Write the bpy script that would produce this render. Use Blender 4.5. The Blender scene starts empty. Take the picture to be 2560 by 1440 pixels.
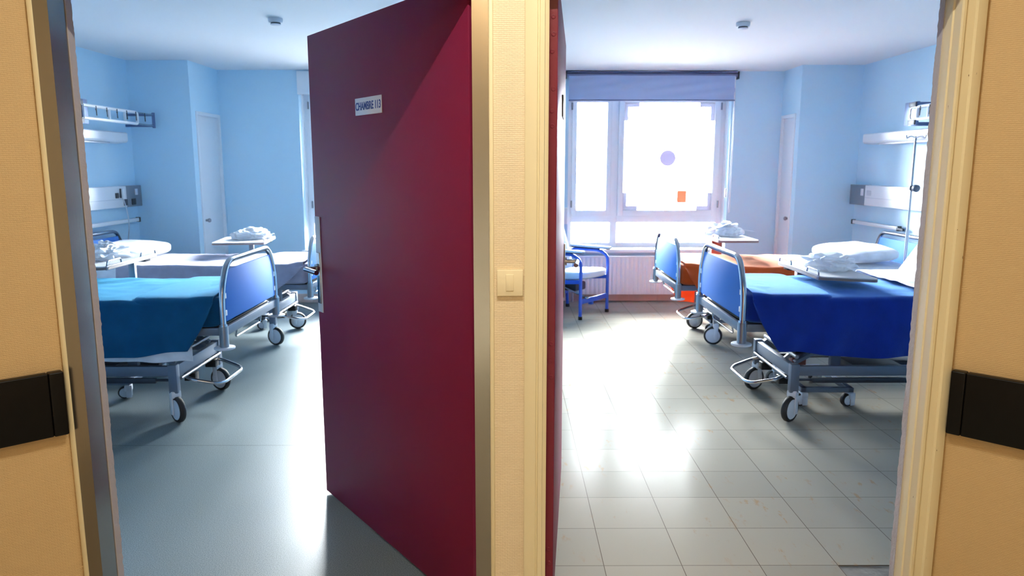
import bpy, bmesh, math, random
from mathutils import Vector, Matrix, noise

# ------------------------------------------------------------------ camera, sky, lamps, exposure
SC = bpy.context.scene
C = SC.collection
R = math.radians
PI = math.pi

FPX = 1840.0                                   # focal length in pixels of the 2560 px wide frame
PITCH = math.atan((720 - 418) / FPX)
cam_data = bpy.data.cameras.new('camera')
cam_data.sensor_width = 36.0
cam_data.lens = 36.0 * FPX / 2560.0
cam_data.clip_start = 0.05
cam_data.dof.use_dof = True
cam_data.dof.focus_distance = 2.6
cam_data.dof.aperture_fstop = 5.0
camera = bpy.data.objects.new('camera', cam_data)
camera.location = (0, 0, 1.52)
camera.rotation_euler = (PI / 2 - PITCH, 0, -math.atan(6 / FPX))
C.objects.link(camera)
SC.camera = camera

world = bpy.data.worlds.new('overcast_sky')
SC.world = world
world.use_nodes = True
bgn = world.node_tree.nodes['Background']
bgn.inputs['Color'].default_value = (0.93, 0.965, 1.0, 1)
bgn.inputs['Strength'].default_value = 215.0


def area(name, loc, rot, sx, sy, power, color, shape='RECTANGLE', portal=False):
    l = bpy.data.lights.new(name, 'AREA')
    l.shape = shape
    l.size = sx
    l.size_y = sy
    l.energy = power
    l.color = color
    o = bpy.data.objects.new(name, l)
    o.location = loc
    o.rotation_euler = rot
    C.objects.link(o)
    if portal:
        l.cycles.is_portal = True
    return o


# daylight portals that lie in the two window openings, and the corridor's ceiling lamp
area('window_portal', (1.555, 8.68, 1.53), (-PI / 2, 0, 0), 1.80, 1.94, 1, (1, 1, 1), portal=True)
area('window_portal', (-1.53, 8.58, 1.53), (-PI / 2, 0, 0), 1.80, 1.94, 1, (1, 1, 1), portal=True)
area('corridor_lamp', (0.0, 1.24, 2.96), (0, 0, 0), 0.60, 0.05, 23.0, (1.0, 0.93, 0.78))
area('corridor_lamp', (0.0, -0.95, 2.96), (0, 0, 0), 0.60, 0.05, 12.0, (1.0, 0.72, 0.42))

SC.view_settings.view_transform = 'Standard'
SC.view_settings.look = 'None'
SC.view_settings.exposure = 0.78
SC.view_settings.gamma = 1.0
SC.view_settings.use_curve_mapping = False
SC.cycles.max_bounces = 10
SC.cycles.diffuse_bounces = 6
SC.cycles.glossy_bounces = 4
SC.cycles.transparent_max_bounces = 10
SC.cycles.sample_clamp_indirect = 8.0
SC.cycles.use_denoising = True

random.seed(7)


# ------------------------------------------------------------------ materials
def lin(c):
    f = lambda v: v / 12.92 if v <= 0.04045 else ((v + 0.055) / 1.055) ** 2.4
    return tuple(f(v / 255.0) for v in c) + (1.0,)


class NT:
    def __init__(self, name):
        self.m = bpy.data.materials.new(name)
        self.m.use_nodes = True
        self.t = self.m.node_tree
        self.b = self.t.nodes['Principled BSDF']
        self.out = self.t.nodes['Material Output']

    def n(self, kind, **kw):
        nd = self.t.nodes.new(kind)
        for k, v in kw.items():
            setattr(nd, k, v)
        return nd

    def l(self, a, b):
        self.t.links.new(a, b)

    def set(self, **kw):
        for k, v in kw.items():
            self.b.inputs[k.replace('_', ' ')].default_value = v


def pbr(name, col, rough=0.5, metal=0.0, bump=None, vary=None, spec=0.5, coat=0.0):
    """bump = (noise scale, strength); vary = (noise scale, amount of value change)."""
    t = NT(name)
    c = lin(col)
    t.b.inputs['Base Color'].default_value = c
    t.b.inputs['Roughness'].default_value = rough
    t.b.inputs['Metallic'].default_value = metal
    t.b.inputs['Specular IOR Level'].default_value = spec
    if coat:
        t.b.inputs['Coat Weight'].default_value = coat
        t.b.inputs['Coat Roughness'].default_value = 0.15
    tc = t.n('ShaderNodeTexCoord')
    if vary:
        nz = t.n('ShaderNodeTexNoise')
        nz.inputs['Scale'].default_value = vary[0]
        nz.inputs['Detail'].default_value = 5
        t.l(tc.outputs['Object'], nz.inputs['Vector'])
        mr = t.n('ShaderNodeMapRange')
        mr.inputs['From Min'].default_value = 0.3
        mr.inputs['From Max'].default_value = 0.7
        mr.inputs['To Min'].default_value = 1 - vary[1]
        mr.inputs['To Max'].default_value = 1 + vary[1]
        t.l(nz.outputs['Fac'], mr.inputs['Value'])
        mx = t.n('ShaderNodeVectorMath', operation='SCALE')
        mx.inputs[0].default_value = c[:3]
        t.l(mr.outputs['Result'], mx.inputs['Scale'])
        t.l(mx.outputs['Vector'], t.b.inputs['Base Color'])
    if bump:
        nb = t.n('ShaderNodeTexNoise')
        nb.inputs['Scale'].default_value = bump[0]
        nb.inputs['Detail'].default_value = 4
        t.l(tc.outputs['Object'], nb.inputs['Vector'])
        bp = t.n('ShaderNodeBump')
        bp.inputs['Strength'].default_value = bump[1]
        bp.inputs['Distance'].default_value = 0.01
        t.l(nb.outputs['Fac'], bp.inputs['Height'])
        t.l(bp.outputs['Normal'], t.b.inputs['Normal'])
    return t.m


def wallpaper(name, col):
    """Painted woven glass-fibre wallpaper: short horizontal ribs, in the wall's own x (along) and z (up)."""
    t = NT(name)
    t.set(Roughness=0.62)
    tc = t.n('ShaderNodeTexCoord')
    sp = t.n('ShaderNodeSeparateXYZ')
    t.l(tc.outputs['Object'], sp.inputs[0])
    cb = t.n('ShaderNodeCombineXYZ')
    t.l(sp.outputs['X'], cb.inputs['X'])
    t.l(sp.outputs['Z'], cb.inputs['Y'])
    nz = t.n('ShaderNodeTexNoise')
    nz.inputs['Scale'].default_value = 110
    t.l(cb.outputs[0], nz.inputs['Vector'])
    sc = t.n('ShaderNodeVectorMath', operation='SCALE')
    sc.inputs['Scale'].default_value = 0.0034
    t.l(nz.outputs['Color'], sc.inputs[0])
    ad = t.n('ShaderNodeVectorMath', operation='ADD')
    t.l(cb.outputs[0], ad.inputs[0])
    t.l(sc.outputs[0], ad.inputs[1])
    br = t.n('ShaderNodeTexBrick')
    br.inputs['Scale'].default_value = 1.0
    br.inputs['Brick Width'].default_value = 0.016
    br.inputs['Row Height'].default_value = 0.0058
    br.inputs['Mortar Size'].default_value = 0.0016
    br.inputs['Mortar Smooth'].default_value = 1.0
    br.inputs['Color1'].default_value = (1, 1, 1, 1)
    br.inputs['Color2'].default_value = (0.8, 0.8, 0.8, 1)
    br.inputs['Mortar'].default_value = (0, 0, 0, 1)
    t.l(ad.outputs[0], br.inputs['Vector'])
    bp = t.n('ShaderNodeBump')
    bp.inputs['Strength'].default_value = 0.28
    bp.inputs['Distance'].default_value = 0.003
    t.l(br.outputs['Color'], bp.inputs['Height'])
    t.l(bp.outputs['Normal'], t.b.inputs['Normal'])
    t.b.inputs['Base Color'].default_value = lin(col)
    return t.m


def cloth(name, col, trans=0.25, weave=500, bump=0.25, stripes=None, rough=0.85, sheen=0.3, tint=None):
    t = NT(name)
    c = lin(col)
    t.set(Roughness=rough)
    t.b.inputs['Sheen Weight'].default_value = sheen
    t.b.inputs['Sheen Roughness'].default_value = 0.45
    if tint:
        t.b.inputs['Sheen Tint'].default_value = lin(tint)
    t.b.inputs['Specular IOR Level'].default_value = 0.2
    tc = t.n('ShaderNodeTexCoord')
    nz = t.n('ShaderNodeTexNoise')
    nz.inputs['Scale'].default_value = 9
    nz.inputs['Detail'].default_value = 6
    t.l(tc.outputs['Object'], nz.inputs['Vector'])
    mr = t.n('ShaderNodeMapRange')
    mr.inputs['From Min'].default_value = 0.3
    mr.inputs['From Max'].default_value = 0.7
    mr.inputs['To Min'].default_value = 0.86
    mr.inputs['To Max'].default_value = 1.12
    t.l(nz.outputs['Fac'], mr.inputs['Value'])
    mx = t.n('ShaderNodeVectorMath', operation='SCALE')
    mx.inputs[0].default_value = c[:3]
    t.l(mr.outputs['Result'], mx.inputs['Scale'])
    col_out = mx.outputs['Vector']
    hb = t.n('ShaderNodeTexNoise')
    hb.inputs['Scale'].default_value = weave
    t.l(tc.outputs['Object'], hb.inputs['Vector'])
    h = hb.outputs['Fac']
    if stripes:
        wv = t.n('ShaderNodeTexWave', wave_type='BANDS', bands_direction='Z')
        wv.inputs['Scale'].default_value = stripes
        wv.inputs['Distortion'].default_value = 0.6
        t.l(tc.outputs['Object'], wv.inputs['Vector'])
        m2 = t.n('ShaderNodeMapRange')
        m2.inputs['To Min'].default_value = 0.72
        m2.inputs['To Max'].default_value = 1.0
        t.l(wv.outputs['Fac'], m2.inputs['Value'])
        s2 = t.n('ShaderNodeVectorMath', operation='SCALE')
        t.l(col_out, s2.inputs[0])
        t.l(m2.outputs['Result'], s2.inputs['Scale'])
        col_out = s2.outputs['Vector']
    t.l(col_out, t.b.inputs['Base Color'])
    bp = t.n('ShaderNodeBump')
    bp.inputs['Strength'].default_value = bump
    bp.inputs['Distance'].default_value = 0.004
    t.l(h, bp.inputs['Height'])
    t.l(bp.outputs['Normal'], t.b.inputs['Normal'])
    if trans:
        tr = t.n('ShaderNodeBsdfTranslucent')
        t.l(col_out, tr.inputs['Color'])
        ms = t.n('ShaderNodeMixShader')
        ms.inputs['Fac'].default_value = trans
        t.l(t.b.outputs[0], ms.inputs[1])
        t.l(tr.outputs[0], ms.inputs[2])
        t.l(ms.outputs[0], t.out.inputs['Surface'])
    return t.m


def glass_mat():
    t = NT('window_glass')
    tr = t.n('ShaderNodeBsdfTransparent')
    tr.inputs['Color'].default_value = (0.97, 0.985, 0.98, 1)
    gl = t.n('ShaderNodeBsdfGlossy')
    gl.inputs['Roughness'].default_value = 0.0
    fr = t.n('ShaderNodeFresnel')
    fr.inputs['IOR'].default_value = 1.45
    ms = t.n('ShaderNodeMixShader')
    t.l(fr.outputs[0], ms.inputs['Fac'])
    t.l(tr.outputs[0], ms.inputs[1])
    t.l(gl.outputs[0], ms.inputs[2])
    t.l(ms.outputs[0], t.out.inputs['Surface'])
    return t.m


def film_mat(name, ca, cb, clear):
    """Stick-on film on a window pane that lets part of the daylight through."""
    t = NT(name)
    t.set(Roughness=0.7)
    t.b.inputs['Base Color'].default_value = lin(ca)
    tr = t.n('ShaderNodeBsdfTranslucent')
    tr.inputs['Color'].default_value = lin(cb)
    ms = t.n('ShaderNodeMixShader')
    ms.inputs['Fac'].default_value = 0.35
    t.l(t.b.outputs[0], ms.inputs[1])
    t.l(tr.outputs[0], ms.inputs[2])
    tp = t.n('ShaderNodeBsdfTransparent')
    m2 = t.n('ShaderNodeMixShader')
    m2.inputs['Fac'].default_value = clear
    t.l(ms.outputs[0], m2.inputs[1])
    t.l(tp.outputs[0], m2.inputs[2])
    t.l(m2.outputs[0], t.out.inputs['Surface'])
    return t.m


def lino_mat():
    """Speckled grey-blue sheet vinyl with one welded seam across the room."""
    t = NT('speckled_vinyl')
    tc = t.n('ShaderNodeTexCoord')
    nz = t.n('ShaderNodeTexNoise')
    nz.inputs['Scale'].default_value = 260
    nz.inputs['Detail'].default_value = 3
    t.l(tc.outputs['Object'], nz.inputs['Vector'])
    cr = t.n('ShaderNodeValToRGB')
    e = cr.color_ramp.elements
    e[0].position = 0.36
    e[0].color = lin((70, 82, 87))
    e[1].position = 0.62
    e[1].color = lin((112, 122, 124))
    t.l(nz.outputs['Fac'], cr.inputs['Fac'])
    sp = t.n('ShaderNodeSeparateXYZ')
    t.l(tc.outputs['Object'], sp.inputs[0])
    a = t.n('ShaderNodeMath', operation='SUBTRACT')
    a.inputs[1].default_value = 3.886
    t.l(sp.outputs['Y'], a.inputs[0])
    b = t.n('ShaderNodeMath', operation='ABSOLUTE')
    t.l(a.outputs[0], b.inputs[0])
    lt = t.n('ShaderNodeMath', operation='LESS_THAN')
    lt.inputs[1].default_value = 0.003
    t.l(b.outputs[0], lt.inputs[0])
    mx = t.n('ShaderNodeMix', data_type='RGBA')
    t.l(lt.outputs[0], mx.inputs['Factor'])
    t.l(cr.outputs[0], mx.inputs['A'])
    mx.inputs['B'].default_value = lin((50, 60, 68))
    t.l(mx.outputs['Result'], t.b.inputs['Base Color'])
    big = t.n('ShaderNodeTexNoise')
    big.inputs['Scale'].default_value = 3
    t.l(tc.outputs['Object'], big.inputs['Vector'])
    mr = t.n('ShaderNodeMapRange')
    mr.inputs['To Min'].default_value = 0.30
    mr.inputs['To Max'].default_value = 0.36
    t.b.inputs['Specular IOR Level'].default_value = 0.3
    t.l(big.outputs['Fac'], mr.inputs['Value'])
    t.l(mr.outputs['Result'], t.b.inputs['Roughness'])
    return t.m


TX, TY = 0.302, 0.297
TX0, TY0 = 0.365, 2.634


def tile_mat():
    """Worn square vinyl tiles, brown scuffs, one tile missing by the door."""
    t = NT('worn_floor_tiles')
    tc = t.n('ShaderNodeTexCoord')
    mp = t.n('ShaderNodeMapping')
    mp.inputs['Location'].default_value = (-TX0 + 0.0012, -TY0 + 0.0012, 0)
    t.l(tc.outputs['Object'], mp.inputs['Vector'])
    br = t.n('ShaderNodeTexBrick')
    br.offset = 0.0
    br.squash = 1.0
    br.inputs['Scale'].default_value = 1.0
    br.inputs['Brick Width'].default_value = TX
    br.inputs['Row Height'].default_value = TY
    br.inputs['Mortar Size'].default_value = 0.0017
    br.inputs['Mortar Smooth'].default_value = 0.1
    br.inputs['Bias'].default_value = 0.0
    br.inputs['Color1'].default_value = lin((142, 137, 127))
    br.inputs['Color2'].default_value = lin((134, 130, 121))
    br.inputs['Mortar'].default_value = lin((92, 84, 76))
    t.l(mp.outputs[0], br.inputs['Vector'])
    # scuffs
    m2 = t.n('ShaderNodeMapping')
    m2.inputs['Rotation'].default_value = (0, 0, R(-12))
    m2.inputs['Scale'].default_value = (16, 6, 1)
    t.l(tc.outputs['Object'], m2.inputs['Vector'])
    nz = t.n('ShaderNodeTexNoise')
    nz.inputs['Scale'].default_value = 1.3
    nz.inputs['Detail'].default_value = 8
    nz.inputs['Roughness'].default_value = 0.65
    t.l(m2.outputs[0], nz.inputs['Vector'])
    r1 = t.n('ShaderNodeMapRange')
    r1.inputs['From Min'].default_value = 0.585
    r1.inputs['From Max'].default_value = 0.66
    t.l(nz.outputs['Fac'], r1.inputs['Value'])
    n3 = t.n('ShaderNodeTexNoise')
    n3.inputs['Scale'].default_value = 2.3
    n3.inputs['Detail'].default_value = 2
    t.l(tc.outputs['Object'], n3.inputs['Vector'])
    r2 = t.n('ShaderNodeMapRange')
    r2.inputs['From Min'].default_value = 0.46
    r2.inputs['From Max'].default_value = 0.58
    t.l(n3.outputs['Fac'], r2.inputs['Value'])
    mu = t.n('ShaderNodeMath', operation='MULTIPLY')
    t.l(r1.outputs[0], mu.inputs[0])
    t.l(r2.outputs[0], mu.inputs[1])
    mu2 = t.n('ShaderNodeMath', operation='MULTIPLY')
    t.l(mu.outputs[0], mu2.inputs[0])
    mu2.inputs[1].default_value = 0.55
    mx = t.n('ShaderNodeMix', data_type='RGBA')
    t.l(mu2.outputs[0], mx.inputs['Factor'])
    t.l(br.outputs['Color'], mx.inputs['A'])
    mx.inputs['B'].default_value = lin((140, 104, 64))
    t.l(mx.outputs['Result'], t.b.inputs['Base Color'])
    n4 = t.n('ShaderNodeTexNoise')
    n4.inputs['Scale'].default_value = 9
    n4.inputs['Detail'].default_value = 5
    t.l(tc.outputs['Object'], n4.inputs['Vector'])
    mr = t.n('ShaderNodeMapRange')
    mr.inputs['To Min'].default_value = 0.19
    mr.inputs['To Max'].default_value = 0.23
    t.b.inputs['Specular IOR Level'].default_value = 0.0
    t.l(n4.outputs['Fac'], mr.inputs['Value'])
    t.l(mr.outputs['Result'], t.b.inputs['Roughness'])
    bp = t.n('ShaderNodeBump')
    bp.inputs['Strength'].default_value = 0.02
    bp.inputs['Distance'].default_value = 0.01
    n5 = t.n('ShaderNodeTexNoise')
    n5.inputs['Scale'].default_value = 14
    t.l(tc.outputs['Object'], n5.inputs['Vector'])
    t.l(n5.outputs['Fac'], bp.inputs['Height'])
    gl = t.n('ShaderNodeBsdfGlossy')             # worn wax: a thin, even sheen
    t.l(mr.outputs['Result'], gl.inputs['Roughness'])
    t.l(bp.outputs['Normal'], gl.inputs['Normal'])
    ms = t.n('ShaderNodeMixShader')
    ms.inputs['Fac'].default_value = 0.0065
    t.l(t.b.outputs[0], ms.inputs[1])
    t.l(gl.outputs[0], ms.inputs[2])
    t.l(ms.outputs[0], t.out.inputs['Surface'])
    return t.m


def alu_mat():
    t = NT('brushed_aluminium')
    t.set(Metallic=0.9, Roughness=0.34)
    t.b.inputs['Base Color'].default_value = lin((158, 155, 148))
    tc = t.n('ShaderNodeTexCoord')
    mp = t.n('ShaderNodeMapping')
    mp.inputs['Scale'].default_value = (400, 400, 6)
    t.l(tc.outputs['Object'], mp.inputs['Vector'])
    nz = t.n('ShaderNodeTexNoise')
    nz.inputs['Scale'].default_value = 1
    t.l(mp.outputs[0], nz.inputs['Vector'])
    bp = t.n('ShaderNodeBump')
    bp.inputs['Strength'].default_value = 0.06
    t.l(nz.outputs['Fac'], bp.inputs['Height'])
    t.l(bp.outputs['Normal'], t.b.inputs['Normal'])
    n2 = t.n('ShaderNodeTexNoise')
    n2.inputs['Scale'].default_value = 5
    n2.inputs['Detail'].default_value = 6
    t.l(tc.outputs['Object'], n2.inputs['Vector'])
    mr = t.n('ShaderNodeMapRange')
    mr.inputs['To Min'].default_value = 0.17
    mr.inputs['To Max'].default_value = 0.26
    t.l(n2.outputs['Fac'], mr.inputs['Value'])
    t.l(mr.outputs['Result'], t.b.inputs['Roughness'])
    return t.m


def chipped_cream():
    """Cream gloss paint with a few brown chips."""
    t = NT('cream_gloss_paint')
    t.set(Roughness=0.32)
    tc = t.n('ShaderNodeTexCoord')
    mp = t.n('ShaderNodeMapping')
    mp.inputs['Scale'].default_value = (90, 90, 28)
    t.l(tc.outputs['Object'], mp.inputs['Vector'])
    nz = t.n('ShaderNodeTexNoise')
    nz.inputs['Scale'].default_value = 1
    nz.inputs['Detail'].default_value = 2
    t.l(mp.outputs[0], nz.inputs['Vector'])
    r1 = t.n('ShaderNodeMapRange')
    r1.inputs['From Min'].default_value = 0.765
    r1.inputs['From Max'].default_value = 0.775
    t.l(nz.outputs['Fac'], r1.inputs['Value'])
    mx = t.n('ShaderNodeMix', data_type='RGBA')
    t.l(r1.outputs[0], mx.inputs['Factor'])
    mx.inputs['A'].default_value = lin((228, 217, 182))
    mx.inputs['B'].default_value = lin((96, 62, 40))
    t.l(mx.outputs['Result'], t.b.inputs['Base Color'])
    return t.m


def bag_mat():
    t = NT('white_plastic_film')
    t.set(Roughness=0.35)
    t.b.inputs['Base Color'].default_value = lin((232, 236, 242))
    tr = t.n('ShaderNodeBsdfTranslucent')
    tr.inputs['Color'].default_value = lin((236, 240, 246))
    ms = t.n('ShaderNodeMixShader')
    ms.inputs['Fac'].default_value = 0.3
    t.l(t.b.outputs[0], ms.inputs[1])
    t.l(tr.outputs[0], ms.inputs[2])
    t.l(ms.outputs[0], t.out.inputs['Surface'])
    return t.m


M = {
    'low_bounce_wall': pbr('low_bounce_blue_paint', (104, 146, 178), 0.6, bump=(160, 0.06)),  # unseen room walls, darkened to cut bounce light on the beds
    'blue_wall': pbr('light_blue_wall_paint', (188, 219, 237), 0.6, bump=(160, 0.06)),
    'white_ceiling': pbr('white_ceiling_paint', (226, 228, 230), 0.75, bump=(120, 0.05)),
    'tan_wall': wallpaper('cream_fibre_wallpaper', (228, 212, 182)),
    'tan_wall_dimmed': wallpaper('dimmed_fibre_wallpaper', (202, 174, 128)),  # splayed walls: dimmer, warmer lamp light put into the wallpaper colour
    'cream': chipped_cream(),
    'cream_flat': pbr('cream_plastic', (234, 223, 190), 0.4),
    'raw_edge': pbr('bare_plaster_edge', (176, 174, 182), 0.7, bump=(70, 0.3)),
    'alu': alu_mat(),
    'lino': lino_mat(),
    'tiles': tile_mat(),
    'subfloor': pbr('bare_subfloor', (98, 95, 90), 0.7, bump=(60, 0.3), vary=(18, 0.2)),
    'corridor_floor': pbr('corridor_vinyl', (150, 140, 120), 0.4),
    'skirting': pbr('brown_skirting_tile', (184, 166, 158), 0.5, vary=(6, 0.08)),
    'burgundy': pbr('burgundy_door_laminate', (116, 26, 60), 0.45, bump=(420, 0.12), vary=(1.5, 0.05), spec=0.14),
    'burgundy_edge': pbr('burgundy_edge_paint', (112, 14, 42), 0.4, bump=(60, 0.08)),
    'chrome': pbr('polished_chrome', (168, 172, 180), 0.17, 1.0),
    'satin': pbr('satin_steel', (138, 141, 148), 0.34, 0.85),
    'grey_paint': pbr('grey_powder_coat', (100, 110, 126), 0.45, 0.25),
    'dark_metal': pbr('dark_grey_metal', (52, 56, 64), 0.45, 0.5),
    'rail_grey': pbr('blue_grey_bracket', (84, 102, 138), 0.4, 0.4),
    'black': pbr('black_plastic', (5, 5, 6), 0.4, spec=0.25),
    'rubber': pbr('black_rubber', (22, 22, 24), 0.65),
    'hub': pbr('pale_grey_plastic', (196, 200, 208), 0.45),
    'white': pbr('white_lacquer', (232, 234, 238), 0.38),
    'upvc': pbr('white_window_plastic', (236, 240, 246), 0.3),
    'panel': pbr('blue_laminate_panel', (62, 116, 190), 0.62, bump=(300, 0.05), spec=0.12),
    'mattress': cloth('white_cotton', (226, 228, 236), 0.0, 300, 0.2),
    'sheet': cloth('white_bed_linen', (232, 234, 240), 0.15, 260, 0.2),
    'blanket_blue': cloth('royal_blue_blanket', (8, 40, 132), 0.12, 420, 0.4, sheen=1.0, tint=(125, 185, 250)),
    'blanket_teal': cloth('petrol_blue_blanket', (10, 76, 114), 0.12, 420, 0.4, sheen=0.65, tint=(75, 170, 210)),
    'blanket_orange': cloth('orange_blanket', (192, 80, 30), 0.30, 420, 0.4, sheen=0.8, tint=(255, 200, 170)),
    'blanket_grey': cloth('grey_ribbed_blanket', (160, 158, 178), 0.12, 420, 0.4, stripes=26, sheen=0.8, tint=(235, 235, 255)),
    'bag': bag_mat(),
    'table_top': pbr('pale_grey_laminate', (206, 206, 206), 0.35),
    'table_edge': pbr('brown_grey_edge_band', (122, 108, 104), 0.5),
    'wood_brown': pbr('brown_column_laminate', (112, 62, 52), 0.5, vary=(12, 0.12)),
    'blind': pbr('blue_grey_blind_fabric', (152, 170, 204), 0.8, bump=(350, 0.1), spec=0.2),
    'cassette': pbr('grey_blind_rail', (92, 102, 134), 0.5),
    'chair_blue': pbr('royal_blue_metal', (34, 78, 178), 0.35),
    'cushion': pbr('pale_blue_vinyl', (190, 212, 234), 0.4, bump=(140, 0.1)),
    'radiator': pbr('white_radiator_enamel', (242, 243, 246), 0.35),
    'glass': glass_mat(),
    'film': film_mat('frosted_film', (168, 164, 180), (150, 148, 168), 0.003),
    'red_sticker': film_mat('orange_sticker', (240, 130, 100), (240, 130, 100), 0.003),
    'paper': film_mat('white_paper', (236, 236, 238), (236, 236, 238), 0.01),
    'strap': film_mat('grey_strap', (170, 172, 186), (150, 152, 166), 0.003),
    'ink': pbr('blue_lettering', (18, 52, 140), 0.5),
    'sign': pbr('white_sign_plate', (226, 228, 236), 0.3),
    'black_sign': pbr('dark_sign_edge', (36, 36, 40), 0.4),
    'facade': pbr('white_render', (222, 222, 224), 0.9),
    'facade_grey': pbr('grey_render', (150, 150, 158), 0.9),
    'facade_glass': pbr('facade_window', (90, 100, 116), 0.2),
    'ground': pbr('grey_asphalt', (150, 150, 150), 0.9),
    'knob': pbr('dark_grey_knob', (62, 72, 88), 0.45),
}


# ------------------------------------------------------------------ mesh helpers
class MB:
    """Collects shapes and links them as one mesh object."""

    def __init__(self, mats=('white',)):
        self.bm = bmesh.new()
        self.mats = [mats] if isinstance(mats, str) else list(mats)
        self.mi = 0

    def use(self, name):
        if name not in self.mats:
            self.mats.append(name)
        self.mi = self.mats.index(name)
        return self

    def _add(self, bm2, mat=None):
        for f in bm2.faces:
            f.material_index = self.mi
            f.smooth = True
        if mat is not None:
            bmesh.ops.transform(bm2, matrix=mat, verts=bm2.verts)
        me = bpy.data.meshes.new('tmp')
        bm2.to_mesh(me)
        bm2.free()
        self.bm.from_mesh(me)
        bpy.data.meshes.remove(me)

    def box(self, x0, x1, y0, y1, z0, z1, bev=0.0, mat=None, seg=2):
        b = bmesh.new()
        bmesh.ops.create_cube(b, size=1.0)
        bmesh.ops.scale(b, vec=(abs(x1 - x0), abs(y1 - y0), abs(z1 - z0)), verts=b.verts)
        bmesh.ops.translate(b, vec=((x0 + x1) / 2, (y0 + y1) / 2, (z0 + z1) / 2), verts=b.verts)
        if bev > 0:
            bmesh.ops.bevel(b, geom=b.edges[:], offset=bev, segments=seg, profile=0.5, affect='EDGES')
        self._add(b, mat)
        return self

    def cyl(self, p0, p1, r, seg=20, r2=None, bev=0.0):
        p0, p1 = Vector(p0), Vector(p1)
        d = p1 - p0
        b = bmesh.new()
        bmesh.ops.create_cone(b, cap_ends=True, segments=seg, radius1=r, radius2=r if r2 is None else r2, depth=d.length)
        if bev > 0:
            es = [e for e in b.edges if all(abs(abs(v.co.z) - d.length / 2) < 1e-6 for v in e.verts)]
            bmesh.ops.bevel(b, geom=es, offset=bev, segments=2, profile=0.5, affect='EDGES')
        q = Vector((0, 0, 1)).rotation_difference(d.normalized())
        self._add(b, Matrix.Translation((p0 + p1) / 2) @ q.to_matrix().to_4x4())
        return self

    def bar(self, p0, p1, w, h, up=(0, 0, 1), bev=0.0):
        """Rectangular bar from p0 to p1: w across, h along 'up'."""
        p0, p1, up = Vector(p0), Vector(p1), Vector(up)
        d = (p1 - p0)
        L = d.length
        d.normalize()
        s = up.cross(d).normalized()
        u = d.cross(s).normalized()
        m = Matrix((d, s, u)).transposed().to_4x4()
        m.translation = (p0 + p1) / 2
        return self.box(-L / 2, L / 2, -w / 2, w / 2, -h / 2, h / 2, bev, m)

    def tube(self, pts, r, seg=12, closed=False, squash=1.0):
        pts = [Vector(p) for p in pts]
        n = len(pts)
        b = bmesh.new()
        rings = []
        up = None
        for i, p in enumerate(pts):
            a = pts[(i - 1) % n] if (closed or i > 0) else p
            c = pts[(i + 1) % n] if (closed or i < n - 1) else p
            t = (c - a).normalized()
            if up is None:
                up = Vector((0, 0, 1)) if abs(t.z) < 0.9 else Vector((1, 0, 0))
            up = (up - t * up.dot(t)).normalized()
            s = t.cross(up)
            rings.append([b.verts.new(p + (up * math.cos(2 * PI * k / seg) + s * math.sin(2 * PI * k / seg) * squash) * r) for k in range(seg)])
        m = n if closed else n - 1
        for i in range(m):
            A, B = rings[i], rings[(i + 1) % n]
            for k in range(seg):
                b.faces.new((A[k], A[(k + 1) % seg], B[(k + 1) % seg], B[k]))
        if not closed:
            b.faces.new(rings[0][::-1])
            b.faces.new(rings[-1])
        bmesh.ops.recalc_face_normals(b, faces=b.faces)
        self._add(b)
        return self

    def lathe(self, prof, mat=None, seg=32):
        """prof: (radius, z) pairs turned about z."""
        b = bmesh.new()
        rings = []
        for r, z in prof:
            if r < 1e-6:
                rings.append([b.verts.new((0, 0, z))])
            else:
                rings.append([b.verts.new((r * math.cos(2 * PI * k / seg), r * math.sin(2 * PI * k / seg), z)) for k in range(seg)])
        for A, B in zip(rings, rings[1:]):
            for k in range(seg):
                k2 = (k + 1) % seg
                if len(A) == 1 and len(B) > 1:
                    b.faces.new((A[0], B[k], B[k2]))
                elif len(B) == 1 and len(A) > 1:
                    b.faces.new((A[k], A[k2], B[0]))
                elif len(A) > 1:
                    b.faces.new((A[k], A[k2], B[k2], B[k]))
        bmesh.ops.recalc_face_normals(b, faces=b.faces)
        self._add(b, mat)
        return self

    def grid(self, fn, nu, nv, thick=0.0):
        """fn(u, v) -> point, u and v in 0..1."""
        b = bmesh.new()
        vs = [[b.verts.new(fn(i / nu, j / nv)) for j in range(nv + 1)] for i in range(nu + 1)]
        for i in range(nu):
            for j in range(nv):
                b.faces.new((vs[i][j], vs[i + 1][j], vs[i + 1][j + 1], vs[i][j + 1]))
        bmesh.ops.recalc_face_normals(b, faces=b.faces)
        if thick:
            bmesh.ops.solidify(b, geom=b.faces[:], thickness=thick)
        self._add(b)
        return self

    def prism(self, poly, axis, a0, a1, bev=0.0, mat=None):
        """Polygon extruded along an axis: 'x' polygon in (y, z), 'y' in (x, z), 'z' in (x, y)."""
        b = bmesh.new()

        def P(p, a):
            return {'x': (a, p[0], p[1]), 'y': (p[0], a, p[1]), 'z': (p[0], p[1], a)}[axis]
        lo = [b.verts.new(P(p, a0)) for p in poly]
        hi = [b.verts.new(P(p, a1)) for p in poly]
        n = len(poly)
        b.faces.new(lo)
        b.faces.new(hi[::-1])
        for i in range(n):
            b.faces.new((lo[i], hi[i], hi[(i + 1) % n], lo[(i + 1) % n]))
        bmesh.ops.recalc_face_normals(b, faces=b.faces)
        if bev > 0:
            bmesh.ops.bevel(b, geom=b.edges[:], offset=bev, segments=2, profile=0.5, affect='EDGES')
        self._add(b, mat)
        return self

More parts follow.
